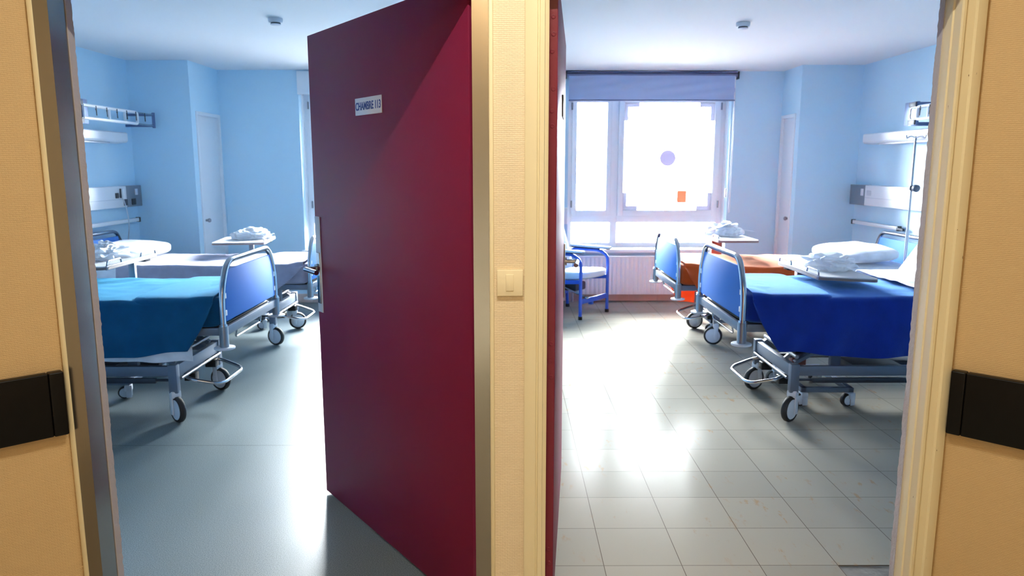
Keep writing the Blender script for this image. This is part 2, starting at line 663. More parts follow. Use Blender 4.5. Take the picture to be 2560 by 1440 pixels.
    def ball(self, c, rx, ry, rz, e=1.0, sub=4, fn=None):
        """Rounded super-ellipsoid; e < 1 makes it boxier; fn(unit direction, point) may move a point."""
        b = bmesh.new()
        bmesh.ops.create_icosphere(b, subdivisions=sub, radius=1.0)
        for v in b.verts:
            d = v.co.normalized()
            sg = lambda t: math.copysign(abs(t) ** e, t)
            p = Vector((sg(d.x) * rx, sg(d.y) * ry, sg(d.z) * rz))
            if fn:
                p = fn(d, p)
            v.co = p + Vector(c)
        self._add(b)
        return self

    def build(self, name, parent=None, angle=35, flat=False):
        me = bpy.data.meshes.new(name)
        self.bm.to_mesh(me)
        self.bm.free()
        for k in self.mats:
            me.materials.append(M[k])
        if flat:
            for p in me.polygons:
                p.use_smooth = False
        else:
            me.set_sharp_from_angle(angle=R(angle))
        o = bpy.data.objects.new(name, me)
        C.objects.link(o)
        if parent is not None:
            o.parent = parent
        return o


def fillet(pts, r, n=6):
    """Round the corners of a 3D polyline."""
    pts = [Vector(p) for p in pts]
    out = [pts[0]]
    for a, p, c in zip(pts, pts[1:], pts[2:]):
        d1, d2 = (a - p), (c - p)
        k = min(r, d1.length * 0.48, d2.length * 0.48)
        s, e = p + d1.normalized() * k, p + d2.normalized() * k
        for i in range(n + 1):
            t = i / n
            out.append(s * (1 - t) ** 2 + p * 2 * t * (1 - t) + e * t * t)
    out.append(pts[-1])
    return out


def tag(o, label=None, cat=None, group=None, kind=None):
    if label:
        o['label'] = label
    if cat:
        o['category'] = cat
    if group:
        o['group'] = group
    if kind:
        o['kind'] = kind
    return o


def thing(name, loc=(0, 0, 0), rz=0.0, label=None, cat=None, group=None):
    o = bpy.data.objects.new(name, None)
    o.empty_display_size = 0.1
    o.location = loc
    o.rotation_euler = (0, 0, rz)
    C.objects.link(o)
    return tag(o, label, cat, group)


def struct(o):
    o['kind'] = 'structure'
    return o


def dup(root, label=None):
    r = root.copy()
    C.objects.link(r)
    if label:
        r['label'] = label
    for ch in list(root.children):
        c = ch.copy()
        C.objects.link(c)
        c.parent = r
        for g in list(ch.children):
            d = g.copy()
            C.objects.link(d)
            d.parent = c
    return r


def fbm(x, y=0.0, z=0.0):
    return noise.noise(Vector((x, y, z)))


# ------------------------------------------------------------------ the setting
ZC = 2.56            # ceiling of the rooms
LX, RX = -3.78, 3.66
LYB, RYB = 8.26, 8.36
LYA, RYA = 7.52, 7.84        # fronts of the corner closets
LXA, RXA = -3.17, 3.02
YW0, YW1 = 2.285, 2.385      # corridor wall


def sbox(name, mat, *b, bev=0.0):
    return struct(MB(mat).box(*b, bev=bev).build(name))


# floors
struct(MB('lino').box(LX - 0.1, -0.0, YW0 + 0.03, LYB + 0.1, -0.1, 0).build('floor_left'))
fl = MB(('tiles', 'subfloor'))
mx0, my1 = TX0 + 3 * TX, TY0                      # the missing tile lies right of mx0, in front of my1
fl.box(0.0, RX + 0.1, my1, RYB + 0.1, -0.1, 0)
fl.box(0.0, mx0, YW0 + 0.03, my1, -0.1, 0)
fl.use('subfloor').box(mx0, RX + 0.1, YW0 + 0.03, my1, -0.1, -0.004)
struct(fl.build('floor_right'))
sbox('floor_corridor', 'corridor_floor', -2.6, 2.6, -1.3, YW0 + 0.03, -0.1, 0)
# ceilings
sbox('ceiling_left', 'white_ceiling', LX - 0.1, 0.0, YW1, LYB + 0.3, ZC, ZC + 0.1)
sbox('ceiling_right', 'white_ceiling', 0.0, RX + 0.1, YW1, RYB + 0.3, ZC, ZC + 0.1)
sbox('ceiling_corridor', 'white_ceiling', -2.6, 2.6, -1.3, YW1, 3.0, 3.1)
# side walls and partition
sbox('wall_left', 'blue_wall', LX - 0.1, LX, YW1, LYB + 0.3, 0, ZC)
sbox('wall_right', 'blue_wall', RX, RX + 0.1, YW1, RYB + 0.3, 0, ZC)
sbox('wall_partition', 'low_bounce_wall', -0.05, 0.05, YW1, RYB + 0.3, 0, ZC)


def back_wall(name, x0, x1, wx0, wx1, y):
    """Wall with a window opening from wx0 to wx1."""
    b = MB('blue_wall')
    b.box(x0, wx0, y, y + 0.3, 0, ZC)
    b.box(wx1, x1, y, y + 0.3, 0, ZC)
    b.box(wx0, wx1, y, y + 0.3, 0, 0.56)
    b.box(wx0, wx1, y, y + 0.3, 2.50, ZC)
    return struct(b.build(name))


back_wall('wall_back_right', 0.05, RX, 0.655, 2.455, RYB)
back_wall('wall_back_left', LX, -0.05, -2.30, -0.63, LYB)


def closet(name, xw, xi, y0, y1, side):
    """Corner closet: front wall facing the bed, narrow door in the side that faces the room."""
    b = MB('blue_wall')
    xa, xb = min(xw, xi), max(xw, xi)
    b.box(xa, xb, y0, y0 + 0.08, 0, ZC)
    t = 0.07 * side                                   # thickness of the side wall, towards the outer wall
    b.box(xi, xi + t, y0 + 0.08, y0 + 0.13, 0, ZC)
    b.box(xi, xi + t, y1 - 0.04, y1, 0, ZC)
    b.box(xi, xi + t, y0 + 0.13, y1 - 0.04, 2.08, ZC)
    return struct(b.build(name))


closet('wall_closet_left', LX, LXA, LYA, LYB, -1)
closet('wall_closet_right', RX, RXA, RYA, RYB, 1)


def closet_door(name, xi, y0, y1, side, knob_y, label):
    d = MB('white').box(xi + 0.012 * side, xi + 0.045 * side, y0 + 0.035, y1 - 0.035, 0.01, 2.045, bev=0.003).build(name)
    tag(struct(d), label, 'door')
    f = MB('white')
    for a, b in ((y0, y0 + 0.035), (y1 - 0.035, y1)):
        f.box(xi - 0.012 * side, xi + 0.06 * side, a, b, 0, 2.08, bev=0.003)
    f.box(xi - 0.011 * side, xi + 0.059 * side, y0 + 0.034, y1 - 0.034, 2.045, 2.08)
    f.build('door_frame', d)
    k = MB('satin')
    k.lathe([(0, 0), (0.012, 0), (0.012, 0.02), (0.02, 0.028), (0.022, 0.04), (0.015, 0.05), (0, 0.052)],
            Matrix.Translation((xi + 0.012 * side, knob_y, 0.97)) @ Matrix.Rotation(-side * PI / 2, 4, 'Y'), 20)
    k.build('door_knob', d)
    return d


closet_door('door_3', LXA, LYA + 0.10, LYB - 0.02, -1, LYA + 0.22, 'narrow white closet door in the left room')
closet_door('door_4', RXA, RYA + 0.10, RYB - 0.02, 1, RYA + 0.17, 'narrow white closet door in the right room')

# skirting below the windows: brown tiles
for nm, x0, x1, y in (('baseboard_right', 0.05, RXA, RYB), ('baseboard_left', LXA, -0.05, LYB)):
    b = MB('skirting')
    n = int((x1 - x0) / 0.3)
    for i in range(n):
        b.box(x0 + (x1 - x0) * i / n + 0.001, x0 + (x1 - x0) * (i + 1) / n - 0.001, y - 0.012, y, 0, 0.1, bev=0.002)
    struct(b.build(nm))

# corridor wall between and beside the two doorways
b = MB('tan_wall')
b.box(-0.062, 0.047, YW0 - 0.008, YW1, 0, 2.2)
struct(b.build('wall_pillar'))
b = MB('low_bounce_wall')
b.box(LX, -1.405, YW0 + 0.02, YW1, 0, ZC)
b.box(1.405, RX, YW0 + 0.02, YW1, 0, ZC)
b.box(-1.405, 1.405, YW0 + 0.02, YW1, 2.084, ZC)
struct(b.build('wall_doorways'))
b = MB('tan_wall')
b.box(-1.42, 1.42, YW0 - 0.005, YW0 + 0.02, 2.11, 3.0)
b.box(-1.42, 1.42, YW0 + 0.02, YW1, 2.56, 3.0)
struct(b.build('wall_over_doors'))


def splay(name, x, y, ang, L):
    """Corridor wall that starts at the door frame and comes towards the viewer; local x runs along it."""
    o = MB('tan_wall_dimmed').box(0, L, 0, 0.08, 0, 3.0).build(name)
    o.location = (x, y, 0)
    o.rotation_euler = (0, 0, ang)
    return struct(o)


SPL = (-1.420, YW0 - 0.006)
SPR = (1.412, YW0 - 0.006)
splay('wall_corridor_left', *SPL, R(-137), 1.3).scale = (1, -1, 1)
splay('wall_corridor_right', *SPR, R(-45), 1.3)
sbox('wall_corridor_rear', 'tan_wall', -2.6, 2.6, -1.3, -1.2, 0, 3.0)
for s, nm in ((-1, 'left'), (1, 'right')):
    sbox('wall_corridor_side_' + nm, 'tan_wall', s * 2.32, s * 2.42, -1.2, 1.45, 0, 3.0)

# ---- door frames
ZH = 2.085
b = MB('alu')                      # left doorway: aluminium lips and reveals
b.box(-1.402, -1.369, YW0 - 0.014, YW0 - 0.002, 0, ZH)
b.box(-1.369, -1.357, YW0 - 0.014, YW0 + 0.075, 0, ZH)
b.box(-0.112, -0.0625, YW0 - 0.014, YW0 - 0.002, 0, ZH)
b.box(-1.402, -0.0625, YW0 - 0.014, YW0 - 0.002, ZH, ZH + 0.045)
b.box(-1.369, -0.0625, YW0 - 0.014, YW0 + 0.004, 2.022, ZH)
struct(b.build('trim_1'))
tag(bpy.data.objects['trim_1'], 'brushed aluminium frame around the left doorway', 'door frame')
# plaster edge on the room side of the left jamb: ragged paint edge
b = MB('raw_edge')


def ragged(u, v):
    z = v * 2.085
    r = 0.0016 * fbm(z * 18, 3.1) + 0.0022 * fbm(z * 60, 9.0)
    pts = [(-1.368, YW0 + 0.075), (-1.354, YW0 + 0.075), (-1.352 + r, YW0 + 0.104 + r), (-1.368, YW0 + 0.104)]
    i = min(int(u * 4 + 1e-6), 4) % 4
    return (pts[i][0], pts[i][1], z)


b.grid(ragged, 4, 240)
struct(b.build('trim_2'))
# cream beads beside the aluminium
b = MB('cream')
b.box(-1.418, -1.402, YW0 - 0.018, YW0, 0, ZH + 0.06, bev=0.004)
b.box(-0.0625, -0.049, YW0 - 0.018, YW0, 0, ZH + 0.06, bev=0.004)
struct(b.build('trim_3'))
# right doorway: cream moulded frame
b = MB('cream')
b.prism([(0.046, YW0), (0.046, YW0 - 0.020), (0.050, YW0 - 0.022), (0.083, YW0 - 0.022), (0.085, YW0 - 0.016), (0.089, YW0 - 0.016),
         (0.091, YW0 - 0.021), (0.104, YW0 - 0.021), (0.107, YW0 - 0.017), (0.112, YW0 - 0.016), (0.118, YW0 - 0.012), (0.118, YW0 + 0.004), (0.100, YW0 + 0.004),
         (0.100, YW1), (0.046, YW1)], 'z', 0, 2.13)
b.prism([(1.406, YW0), (1.406, YW0 - 0.022), (1.403, YW0 - 0.024), (1.378, YW0 - 0.024), (1.374, YW0 - 0.016), (1.350, YW0 - 0.013), (1.346, YW0 - 0.019),
         (1.339, YW0 - 0.019), (1.335, YW0 - 0.014), (1.334, YW0 + 0.020), (1.330, YW0 + 0.024), (1.330, YW0 + 0.05), (1.334, YW0 + 0.054), (1.334, YW0 + 0.072), (1.406, YW0 + 0.072)], 'z', 0, 2.13)
b.box(0.046, 1.406, YW0 - 0.021, YW0 + 0.07, ZH, 2.13, bev=0.004)
b.box(0.046, 1.406, YW0 - 0.021, YW0 + 0.006, 2.022, ZH, bev=0.002)
struct(b.build('trim_4'))
tag(bpy.data.objects['trim_4'], 'cream painted moulded frame around the right doorway', 'door frame')
b = MB('raw_edge')


def ragged2(u, v):
    z = v * 2.085
    r = 0.0016 * fbm(z * 17, 7.7) + 0.0022 * fbm(z * 55, 1.0)
    pts = [(1.345, YW0 + 0.072), (1.331, YW0 + 0.072), (1.331 - r, YW0 + 0.10 + r), (1.345, YW0 + 0.10)]
    i = min(int(u * 4 + 1e-6), 4) % 4
    return (pts[i][0], pts[i][1], z)


b.grid(ragged2, 4, 240)
struct(b.build('trim_5'))

# ---- windows


def window(name, x0, x1, y, label, mirror=False):
    """White plastic window in a deep opening: narrow tilting sash, wide sash, two low fixed lights."""
    r = MB('upvc')
    X = (lambda t: x0 + x1 - t) if mirror else (lambda t: t)

    def bx(a, c, y0, y1, z0, z1, bev=0.006):
        p, q = X(a), X(c)
        r.box(min(p, q), max(p, q), y0, y1, z0, z1, bev=bev)
    ym = y + 0.20
    w = x1 - x0
    # outer frame and cross bars
    bx(x0, x0 + 0.06, ym, ym + 0.07, 0.57, 2.5)
    bx(x1 - 0.06, x1, ym, ym + 0.07, 0.57, 2.5)
    xm = x0 + 0.548
    e = 0.0005
    for z0, z1 in ((2.40, 2.5), (0.57, 0.655), (0.885, 0.965)):
        bx(x0 + 0.06 - e, x1 - 0.06 + e, ym + 0.0008, ym + 0.069, z0, z1, 0.003)
    bx(xm - 0.04, xm + 0.04, ym - 0.0008, ym + 0.0705, 0.57, 2.5)
    o = tag(struct(r.build(name)), label, 'window')
    panes = ((x0 + 0.06, xm - 0.04), (xm + 0.04, x1 - 0.06))
    for a, c in panes:
        s = MB('upvc')
        t = 0.065 if c - a > 0.7 else 0.055
        for p, q, z0, z1 in ((a, a + t, 0.965, 2.40), (c - t, c, 0.965, 2.40), (a + t - 0.0005, c - t + 0.0005, 0.966, 1.03), (a + t - 0.0005, c - t + 0.0005, 2.24, 2.399)):
            u, v = X(p), X(q)
            s.box(min(u, v), max(u, v), ym - 0.025, ym + 0.05, z0, z1, bev=0.005)
        so = s.build('sash', o)
        g = MB('glass')
        u, v = X(a + t - 0.01), X(c - t + 0.01)
        g.box(min(u, v), max(u, v), ym + 0.01, ym + 0.022, 1.02, 2.25)
        g.build('pane', so)
        if c - a < 0.7:
            h = MB('upvc')
            u = X(c - t / 2 + 0.012)
            h.box(u - 0.012, u + 0.012, ym - 0.035, ym - 0.024, 1.50, 1.57, bev=0.003)
            h.bar((u, ym - 0.05, 1.545), (u, ym - 0.05, 1.43), 0.02, 0.014, up=(0, 1, 0), bev=0.004)
            h.cyl((u, ym - 0.03, 1.54), (u, ym - 0.055, 1.54), 0.009)
            h.build('window_handle', so)
        else:                                   # grey corner straps taped on the pane
            ga, gc = a + t, c - t
            for cx, sx in ((ga, 1), (gc, -1)):
                for cz, sz in ((1.03, 1), (2.24, -1)):
                    k = MB('strap')
                    for p, q, z0, z1 in ((cx, cx + 0.17 * sx, cz, cz + 0.05 * sz), (cx, cx + 0.045 * sx, cz + 0.05 * sz, cz + 0.20 * sz)):
                        uu, vv = X(p), X(q)
                        k.box(min(uu, vv), max(uu, vv), ym + 0.003, ym + 0.009, min(z0, z1), max(z0, z1))
                    k.build('corner_strap', so)
        for z in (1.10, 2.2):
            u = X(a - 0.005) if c - a < 0.7 else X(c + 0.005)
            MB('satin').cyl((u, ym - 0.028, z - 0.04), (u, ym - 0.028, z + 0.04), 0.009, 12).build('hinge', so)
        g2 = MB('glass')
        u, v = X(a - 0.0), X(c)
        g2.box(min(u, v), max(u, v), ym + 0.02, ym + 0.032, 0.65, 0.89)
        g2.build('low_pane', o)
    return o


window('window_1', 0.655, 2.455, RYB, 'white framed window of the right room')
window('window_2', -2.30, -0.63, LYB, 'white framed window of the left room, mostly behind the open door', mirror=True)


def sill(name, x0, x1, y):
    b = MB('white')
    b.box(x0 - 0.03, x1 + 0.03, y - 0.05, y + 0.20, 0.56, 0.60, bev=0.006)
    struct(b.build(name))


sill('trim_6', 0.655, 2.455, RYB)
sill('trim_7', -2.30, -0.63, LYB)
# pale liner of the window openings
for nm, x0, x1, y in (('trim_8', 0.655, 2.455, RYB), ('trim_9', -2.30, -0.63, LYB)):
    b = MB('upvc')
    b.box(x0, x0 + 0.004, y + 0.10, y + 0.2, 0.6, 2.5)
    b.box(x1 - 0.004, x1, y + 0.10, y + 0.2, 0.6, 2.5)
    struct(b.build(nm))

# stickers on the right window pane
wy = RYB + 0.20 + 0.0085
o = MB('film').cyl((1.815, wy - 0.002, 1.623), (1.815, wy + 0.0005, 1.623), 0.092, 48).build('round_sticker')
tag(o, 'round frosted grey disc stuck on the window pane', 'sticker')
o = MB('red_sticker').box(1.935, 2.045, wy - 0.001, wy + 0.0005, 1.115, 1.255).build('square_sticker')
tag(o, 'square orange sticker low on the window pane', 'sticker')
o = MB('paper').box(1.66, 1.88, wy - 0.001, wy + 0.0005, 1.10, 1.22).build('paper_notice')
tag(o, 'white paper notice on the window pane beside the orange square', 'notice')

# ------------------------------------------------------------------ outside
struct(MB('ground').box(-40, 40, 9.0, 60, -3.6, -3.5).build('ground'))


def building():
    t = thing('apartment_building', (3.0, 24.0, -3.5), 0, 'pale building across the street seen through the right window', 'building')
    w = MB(('facade', 'facade_grey'))
    w.box(-16, 16, 0, 8, 0, 6.35)
    w.use('facade_grey')
    w.box(-16.2, 16.2, -0.3, 8, 6.35, 6.6)
    w.box(-16, 16, -0.12, 0.02, 3.05, 3.2)
    w.build('facade_wall', t)
    for i in range(7):
        x = -9 + i * 3.0
        f = MB('facade_grey').box(x - 0.06, x + 1.16, -0.06, 0.03, 3.94, 5.36).build('window', t)
        MB('facade_glass').box(x, x + 1.1, -0.075, -0.05, 4.0, 5.3).build('pane', f)
    return t


building()

# ------------------------------------------------------------------ the two big doors


def leaf_frame(hx, hy, fx, fy):
    """Matrix of a door: local x from hinge edge to free edge, local y out of the corridor face, z up."""
    d = Vector((fx - hx, fy - hy, 0))
    L = d.length
    d.normalize()
    return d, L


def lever(name, parent, x, z, y0, s):
    """Lever handle on a long plate; s = +1/-1: the side of the leaf."""
    h = MB('chrome')
    h.cyl((x, y0, z), (x, y0 + s * 0.055, z), 0.010, 16)
    h.tube(fillet([(x, y0 + s * 0.045, z), (x, y0 + s * 0.062, z), (x - 0.03, y0 + s * 0.062, z), (x - 0.115, y0 + s * 0.056, z - 0.004)], 0.02), 0.0105, 12)
    h.cyl((x, y0, z), (x, y0 + s * 0.012, z), 0.020, 20)
    return h.build(name, parent)


d, L = leaf_frame(-0.124, 2.297, -0.868, 3.290)
# local y = out of the corridor face (towards the viewer's left)
door = MB('burgundy')
TH = 0.042
door.box(0, L, -TH, 0, 0.010, 2.075, bev=0.002)
DA = math.atan2(d.y, d.x)
do = door.build('door_1')
do.location = (-0.124, 2.297, 0)
do.rotation_euler = (0, 0, DA)
tag(struct(do), 'burgundy door standing half open into the left room, with a white room sign', 'door')
# corridor face is at local y = 0 with normal +y (rotated: left and towards the viewer)
p = MB('sign').box(0.565, 0.785, 0, 0.003, 1.716, 1.780, bev=0.001).build('room_sign', do)
p['label'] = 'white sign reading CHAMBRE 113'
fc = bpy.data.curves.new('lettering', 'FONT')
fc.body = 'CHAMBRE 113'
fc.size = 0.046
fc.align_x = 'CENTER'
fc.align_y = 'CENTER'
fc.extrude = 0.0006
fc.offset = 0.0008
fo = bpy.data.objects.new('lettering_curve', fc)
C.objects.link(fo)
dg = bpy.context.evaluated_depsgraph_get()
tm = bpy.data.meshes.new_from_object(fo.evaluated_get(dg))
bpy.data.objects.remove(fo)
xs = [v.co.x for v in tm.vertices]
k = 0.208 / (max(xs) - min(xs))
# letters face +y, and read from the free edge (left in view) to the hinge edge
for v in tm.vertices:
    x, y, z = v.co
    v.co = (0.675 - x * k, 0.0032 + z, 1.7475 + y * 0.90)
tm.materials.clear()
tm.materials.append(M['ink'])
lo = bpy.data.objects.new('lettering', tm)
C.objects.link(lo)
lo.parent = p
MB('hub').box(L - 0.056, L - 0.004, 0, 0.003, 0.875, 1.305, bev=0.001).build('lock_plate', do)
pl = MB('chrome').box(L - 0.048, L - 0.013, 0.002, 0.008, 0.915, 1.145, bev=0.003)
pl.build('handle_plate', do)
lever('door_handle', do, L - 0.030, 1.075, 0.006, 1)
lever('door_handle', do, L - 0.030, 1.075, -TH - 0.001, -1)
for z in (0.25, 1.0, 1.8):
    MB('satin').cyl((-0.008, -TH - 0.004, z - 0.05), (-0.008, -TH - 0.004, z + 0.05), 0.008, 14).build('hinge', do)

d2, L2 = leaf_frame(0.146, 2.305, 0.262, 3.54)
do2 = MB('burgundy').box(0, L2, 0, 0.042, 0.010, 2.075, bev=0.002).build('door_2')
do2.location = (0.146, 2.305, 0)
do2.rotation_euler = (0, 0, math.atan2(d2.y, d2.x))
tag(struct(do2), 'burgundy door of the right room opened flat, seen on its hinge edge', 'door')
e = MB('burgundy_edge').box(-0.0015, 0.0, 0.002, 0.040, 0.012, 2.073).build('door_edge', do2)
for z in (1.965, 1.915, 1.865, 1.755, 1.69, 1.645, 0.96, 0.90, 0.85, 0.25, 0.20):
    yy = 0.012 + 0.008 * random.random()
    s = MB('burgundy_edge')
    s.lathe([(0, 0.0004), (0.0035, 0.0006), (0.0042, 0.0016), (0.0065, 0.0014), (0.0075, 0)], Matrix.Translation((-0.0015, yy, z)) @ Matrix.Rotation(-PI / 2, 4, 'Y'), 16)
    s.build('screw', e)
MB('chrome').box(L2 - 0.055, L2 - 0.015, -0.008, -0.001, 0.90, 1.16, bev=0.002).build('handle_plate', do2)
lever('door_handle', do2, L2 - 0.035, 1.075, -0.004, -1)
MB('black_sign').box(0.55, 0.76, -0.006, 0, 1.71, 1.79, bev=0.001).build('room_sign', do2)

# ------------------------------------------------------------------ corridor fittings


def bumper(ox, oy, ang, flip, label):
    """Black wall-guard rail, 20 cm high, with a moulded end cap."""
    t = thing('wall_guard', (ox, oy, 0.68), ang, label, 'wall guard', 'black wall guards in the corridor')
    s = -1 if flip else 1
    b = MB('black')
    y0, y1 = (0, 0.034) if flip else (-0.034, 0)
    b.box(0.052, 1.25, y0, y1, 0, 0.205, bev=0.004, seg=3)
    b.build('guard_rail', t)
    c = MB('black')
    c.box(0.010, 0.0515, y0 * 1.02, y1 * 1.02, -0.001, 0.206, bev=0.005, seg=4)
    c.build('end_cap', t)
    return t


bumper(SPL[0], SPL[1], R(-137), True, 'black wall guard beside the aluminium door frame')
bumper(SPR[0], SPR[1], R(-45), False, 'black wall guard beside the cream moulded door frame')

t = thing('light_switch', (0.0, YW0 - 0.008, 1.165), 0, 'cream square light switch on the narrow wall between the doorways', 'switch')
MB('cream_flat').box(-0.040, 0.042, -0.011, 0, -0.043, 0.040, bev=0.003).build('switch_plate', t)
MB('cream_flat').box(-0.012, 0.013, -0.0135, -0.009, -0.026, 0.026, bev=0.0015).build('switch_rocker', t)

# ------------------------------------------------------------------ ceilings: smoke detectors


def smoke(x, y, label):
    t = thing('smoke_detector', (x, y, ZC), 0, label, 'smoke detector', 'smoke detectors on the ceilings')
    MB('hub').lathe([(0, -0.001), (0.058, -0.001), (0.060, -0.008), (0.058, -0.026), (0.052, -0.034), (0.040, -0.036), (0, -0.036)], seg=40).build('detector_base', t)
    b = MB('dark_metal')
    b.lathe([(0.040, -0.034), (0.040, -0.046), (0, -0.046)], seg=32)
    b.build('sensor_grille', t)
    MB('hub').lathe([(0.043, -0.045), (0.043, -0.051), (0.030, -0.055), (0, -0.055)], seg=32).build('detector_cap', t)
    t.scale = (0.85, 0.85, 0.9)
    return t


smoke(-1.655, 5.45, 'round smoke detector on the ceiling above the teal bed, left of the burgundy door')
smoke(1.70, 5.59, 'round smoke detector on the ceiling in front of the roller blind')

# ------------------------------------------------------------------ blinds, radiator, chain


def blind(x0, x1, y, label):
    t = thing('roller_blind', ((x0 + x1) / 2, y, 2.545), 0, label, 'blind')
    h = (x1 - x0) / 2
    b = MB('cassette')
    b.cyl((-h, -0.045, -0.032), (h, -0.045, -0.032), 0.026, 24)
    b.box(-h, h, -0.075, 0, -0.006, 0.004, bev=0.002)
    b.build('roller', t)
    for s in (-1, 1):
        MB('dark_metal').box(s * h - 0.008, s * h + 0.008, -0.08, 0, -0.075, 0.006, bev=0.002).build('end_bracket', t)

    def f(u, v):
        x = -h + 0.03 + (2 * h - 0.06) * u
        z = -0.03 - 0.27 * v
        w = 0.007 * math.sin(9 * u * 2 + 10 * v) * math.exp(-2.2 * u) * math.sin(PI * v) + 0.004 * math.sin(14 * u + 16 * v) * math.sin(PI * v)
        return (x, -0.07 + w, z)
    b = MB('blind').grid(f, 90, 16, 0.0015)
    b.build('blind_fabric', t)
    MB('cassette').cyl((-h + 0.03, -0.07, -0.302), (h - 0.03, -0.07, -0.302), 0.008, 12).build('bottom_bar', t)
    return t


bl = blind(0.62, 2.50, RYB, 'blue-grey roller blind pulled up above the window with the round sticker')
MB('white').tube([(0.915, -0.055, -0.05), (0.918, -0.055, -0.7), (0.915, -0.055, -1.52), (0.905, -0.055, -1.53), (0.900, -0.06, -1.50), (0.903, -0.065, -0.7), (0.905, -0.07, -0.05)], 0.0035, 8).build('pull_chain', bl)
MB('white').box(0.865, 0.885, -0.02, 0, -1.36, -1.26, bev=0.004).build('chain_clip', bl)
t = thing('blind_box', (-1.465, LYB, 2.30), 0, 'white blind box whose end shows behind the burgundy door', 'blind')
MB('white').box(-0.835, 0.835, -0.05, 0, 0, 0.245, bev=0.006).build('box_front', t)
MB('blind').cyl((-0.80, 0.06, 0.12), (0.80, 0.06, 0.12), 0.04, 24).build('rolled_fabric', t)

t = thing('radiator', (1.62, RYB - 0.02, 0.09), 0, 'white panel radiator below the window, behind the blue armchair', 'radiator')
b = MB('radiator')


def corr(u, v):
    x = -0.84 + 1.68 * u
    w = 0.5 + 0.5 * math.cos(u * 2 * PI * 34)
    w = min(1.0, w * 1.5)
    e = min(1, min(v, 1 - v) * 14)
    return (x, -0.085 - 0.012 * w * e, 0.43 * v)


b.grid(corr, 34 * 8, 16, 0.002)
b.box(-0.84, 0.84, -0.075, -0.03, 0.0, 0.43, bev=0.004)
b.build('radiator_panel', t)
MB('radiator').box(-0.845, 0.845, -0.10, -0.028, 0.425, 0.44, bev=0.004).build('top_grille', t)
b = MB('hub')
b.cyl((-0.9, -0.05, -0.09), (-0.9, -0.05, 0.05), 0.010, 12)
b.cyl((-0.9, -0.05, 0.05), (-0.84, -0.05, 0.05), 0.010, 12)
b.build('valve_pipe', t)
for x in (-0.6, 0.6):
    MB('hub').box(x - 0.02, x + 0.02, -0.035, 0.0195, 0.05, 0.40).build('wall_bracket', t)

o = MB('white').box(0.565, 0.655, RYB - 0.05, RYB, 0.885, 1.07, bev=0.006).build('wall_box')
tag(o, 'small white box on the wall between burgundy door and window', 'box')

# ------------------------------------------------------------------ headwall fittings


def lamp_box(x, side, y0, y1, label, cap=None):
    """Long white reading-light box; side = direction into the room (+1 from the left wall)."""
    t = thing('wall_lamp', (x, (y0 + y1) / 2, 1.74), 0, label, 'lamp', 'reading lamps on the walls above the beds')
    h = (y1 - y0) / 2
    b = MB('white')
    b.prism([(0, 0.0), (side * 0.10, 0.012), (side * 0.115, 0.03), (side * 0.115, 0.10), (side * 0.10, 0.108), (0, 0.108)], 'y', -h, h, bev=0.004)
    b.build('lamp_housing', t)
    MB('hub').box(side * 0.02, side * 0.098, -h + 0.02, h - 0.3, -0.004, 0.008).build('diffuser', t)
    if cap:
        MB('black').box(side * 0.0, side * 0.118, -h - 0.03, -h, -0.002, 0.110, bev=0.004).build('end_cap', t)
    return t


lamp_box(LX, 1, 6.05, 7.22, 'white reading lamp box on the left wall')
lamp_box(RX, -1, 6.30, 7.52, 'white reading lamp box with a black end on the right wall', cap=True)


def trunking(x, side, y0, y1, grey0, grey1, label):
    t = thing('wall_trunking', (x, y0, 1.14), 0, label, 'wall unit', 'bedhead supply units on the walls')
    L = y1 - y0
    sx = lambda a, c: (min(side * a, side * c), max(side * a, side * c))
    MB('white').box(*sx(0, 0.075), 0, L, 0, 0.20, bev=0.005).build('trunking_body', t)
    MB('hub').box(*sx(0.07, 0.0765), 0.004, L - 0.004, 0.075, 0.079).build('joint_strip', t)
    MB('satin').box(*sx(0.01, 0.079), grey0 - y0, grey1 - y0, -0.002, 0.202, bev=0.003).build('end_panel', t)
    return t


t = trunking(LX, 1, 5.6, 7.46, 7.18, 7.47, 'long white bedhead supply unit on the left wall')
for (yy, zz, w, h, m, nm) in ((1.76, 0.14, 0.05, 0.06, 'sign', 'socket'), (1.70, 0.045, 0.075, 0.06, 'dark_metal', 'socket'), (1.55, 0.045, 0.06, 0.06, 'dark_metal', 'socket'), (1.40, 0.115, 0.05, 0.05, 'dark_metal', 'socket')):
    MB(m).box(0.074, 0.086, yy - w / 2, yy + w / 2, zz - h / 2, zz + h / 2, bev=0.003).build(nm, t)
hs = thing('call_handset', (LX + 0.115, 7.07, 1.27), 0, 'nurse call handset hanging on its cord from the left wall unit', 'handset')
b = MB('white').box(-0.030, 0.0, -0.018, 0.018, -0.05, 0.05, bev=0.012)
b.use('dark_metal').box(-0.034, -0.020, -0.024, -0.012, -0.04, 0.05, bev=0.004)
b.build('handset_body', hs)
pts = [Vector((-0.014, 0.0, -0.05)) + Vector((0.02 * math.sin(i * 0.35), 0.03 * math.sin(i * 0.21), -0.042 * i)) for i in range(14)]
MB('hub').tube(pts, 0.005, 8).build('handset_cord', hs)
t = trunking(RX, -1, 6.20, 7.78, 7.47, 7.79, 'long white bedhead supply unit on the right wall')
for (yy, zz, w, h, m) in ((1.32, 0.13, 0.05, 0.07, 'sign'), (1.18, 0.125, 0.075, 0.05, 'hub'), (0.12, 0.06, 0.05, 0.03, 'chrome'), (0.1, 0.12, 0.04, 0.06, 'dark_metal')):
    MB(m).box(-0.086, -0.074, yy - w / 2, yy + w / 2, zz - h / 2, zz + h / 2, bev=0.003).build('socket', t)


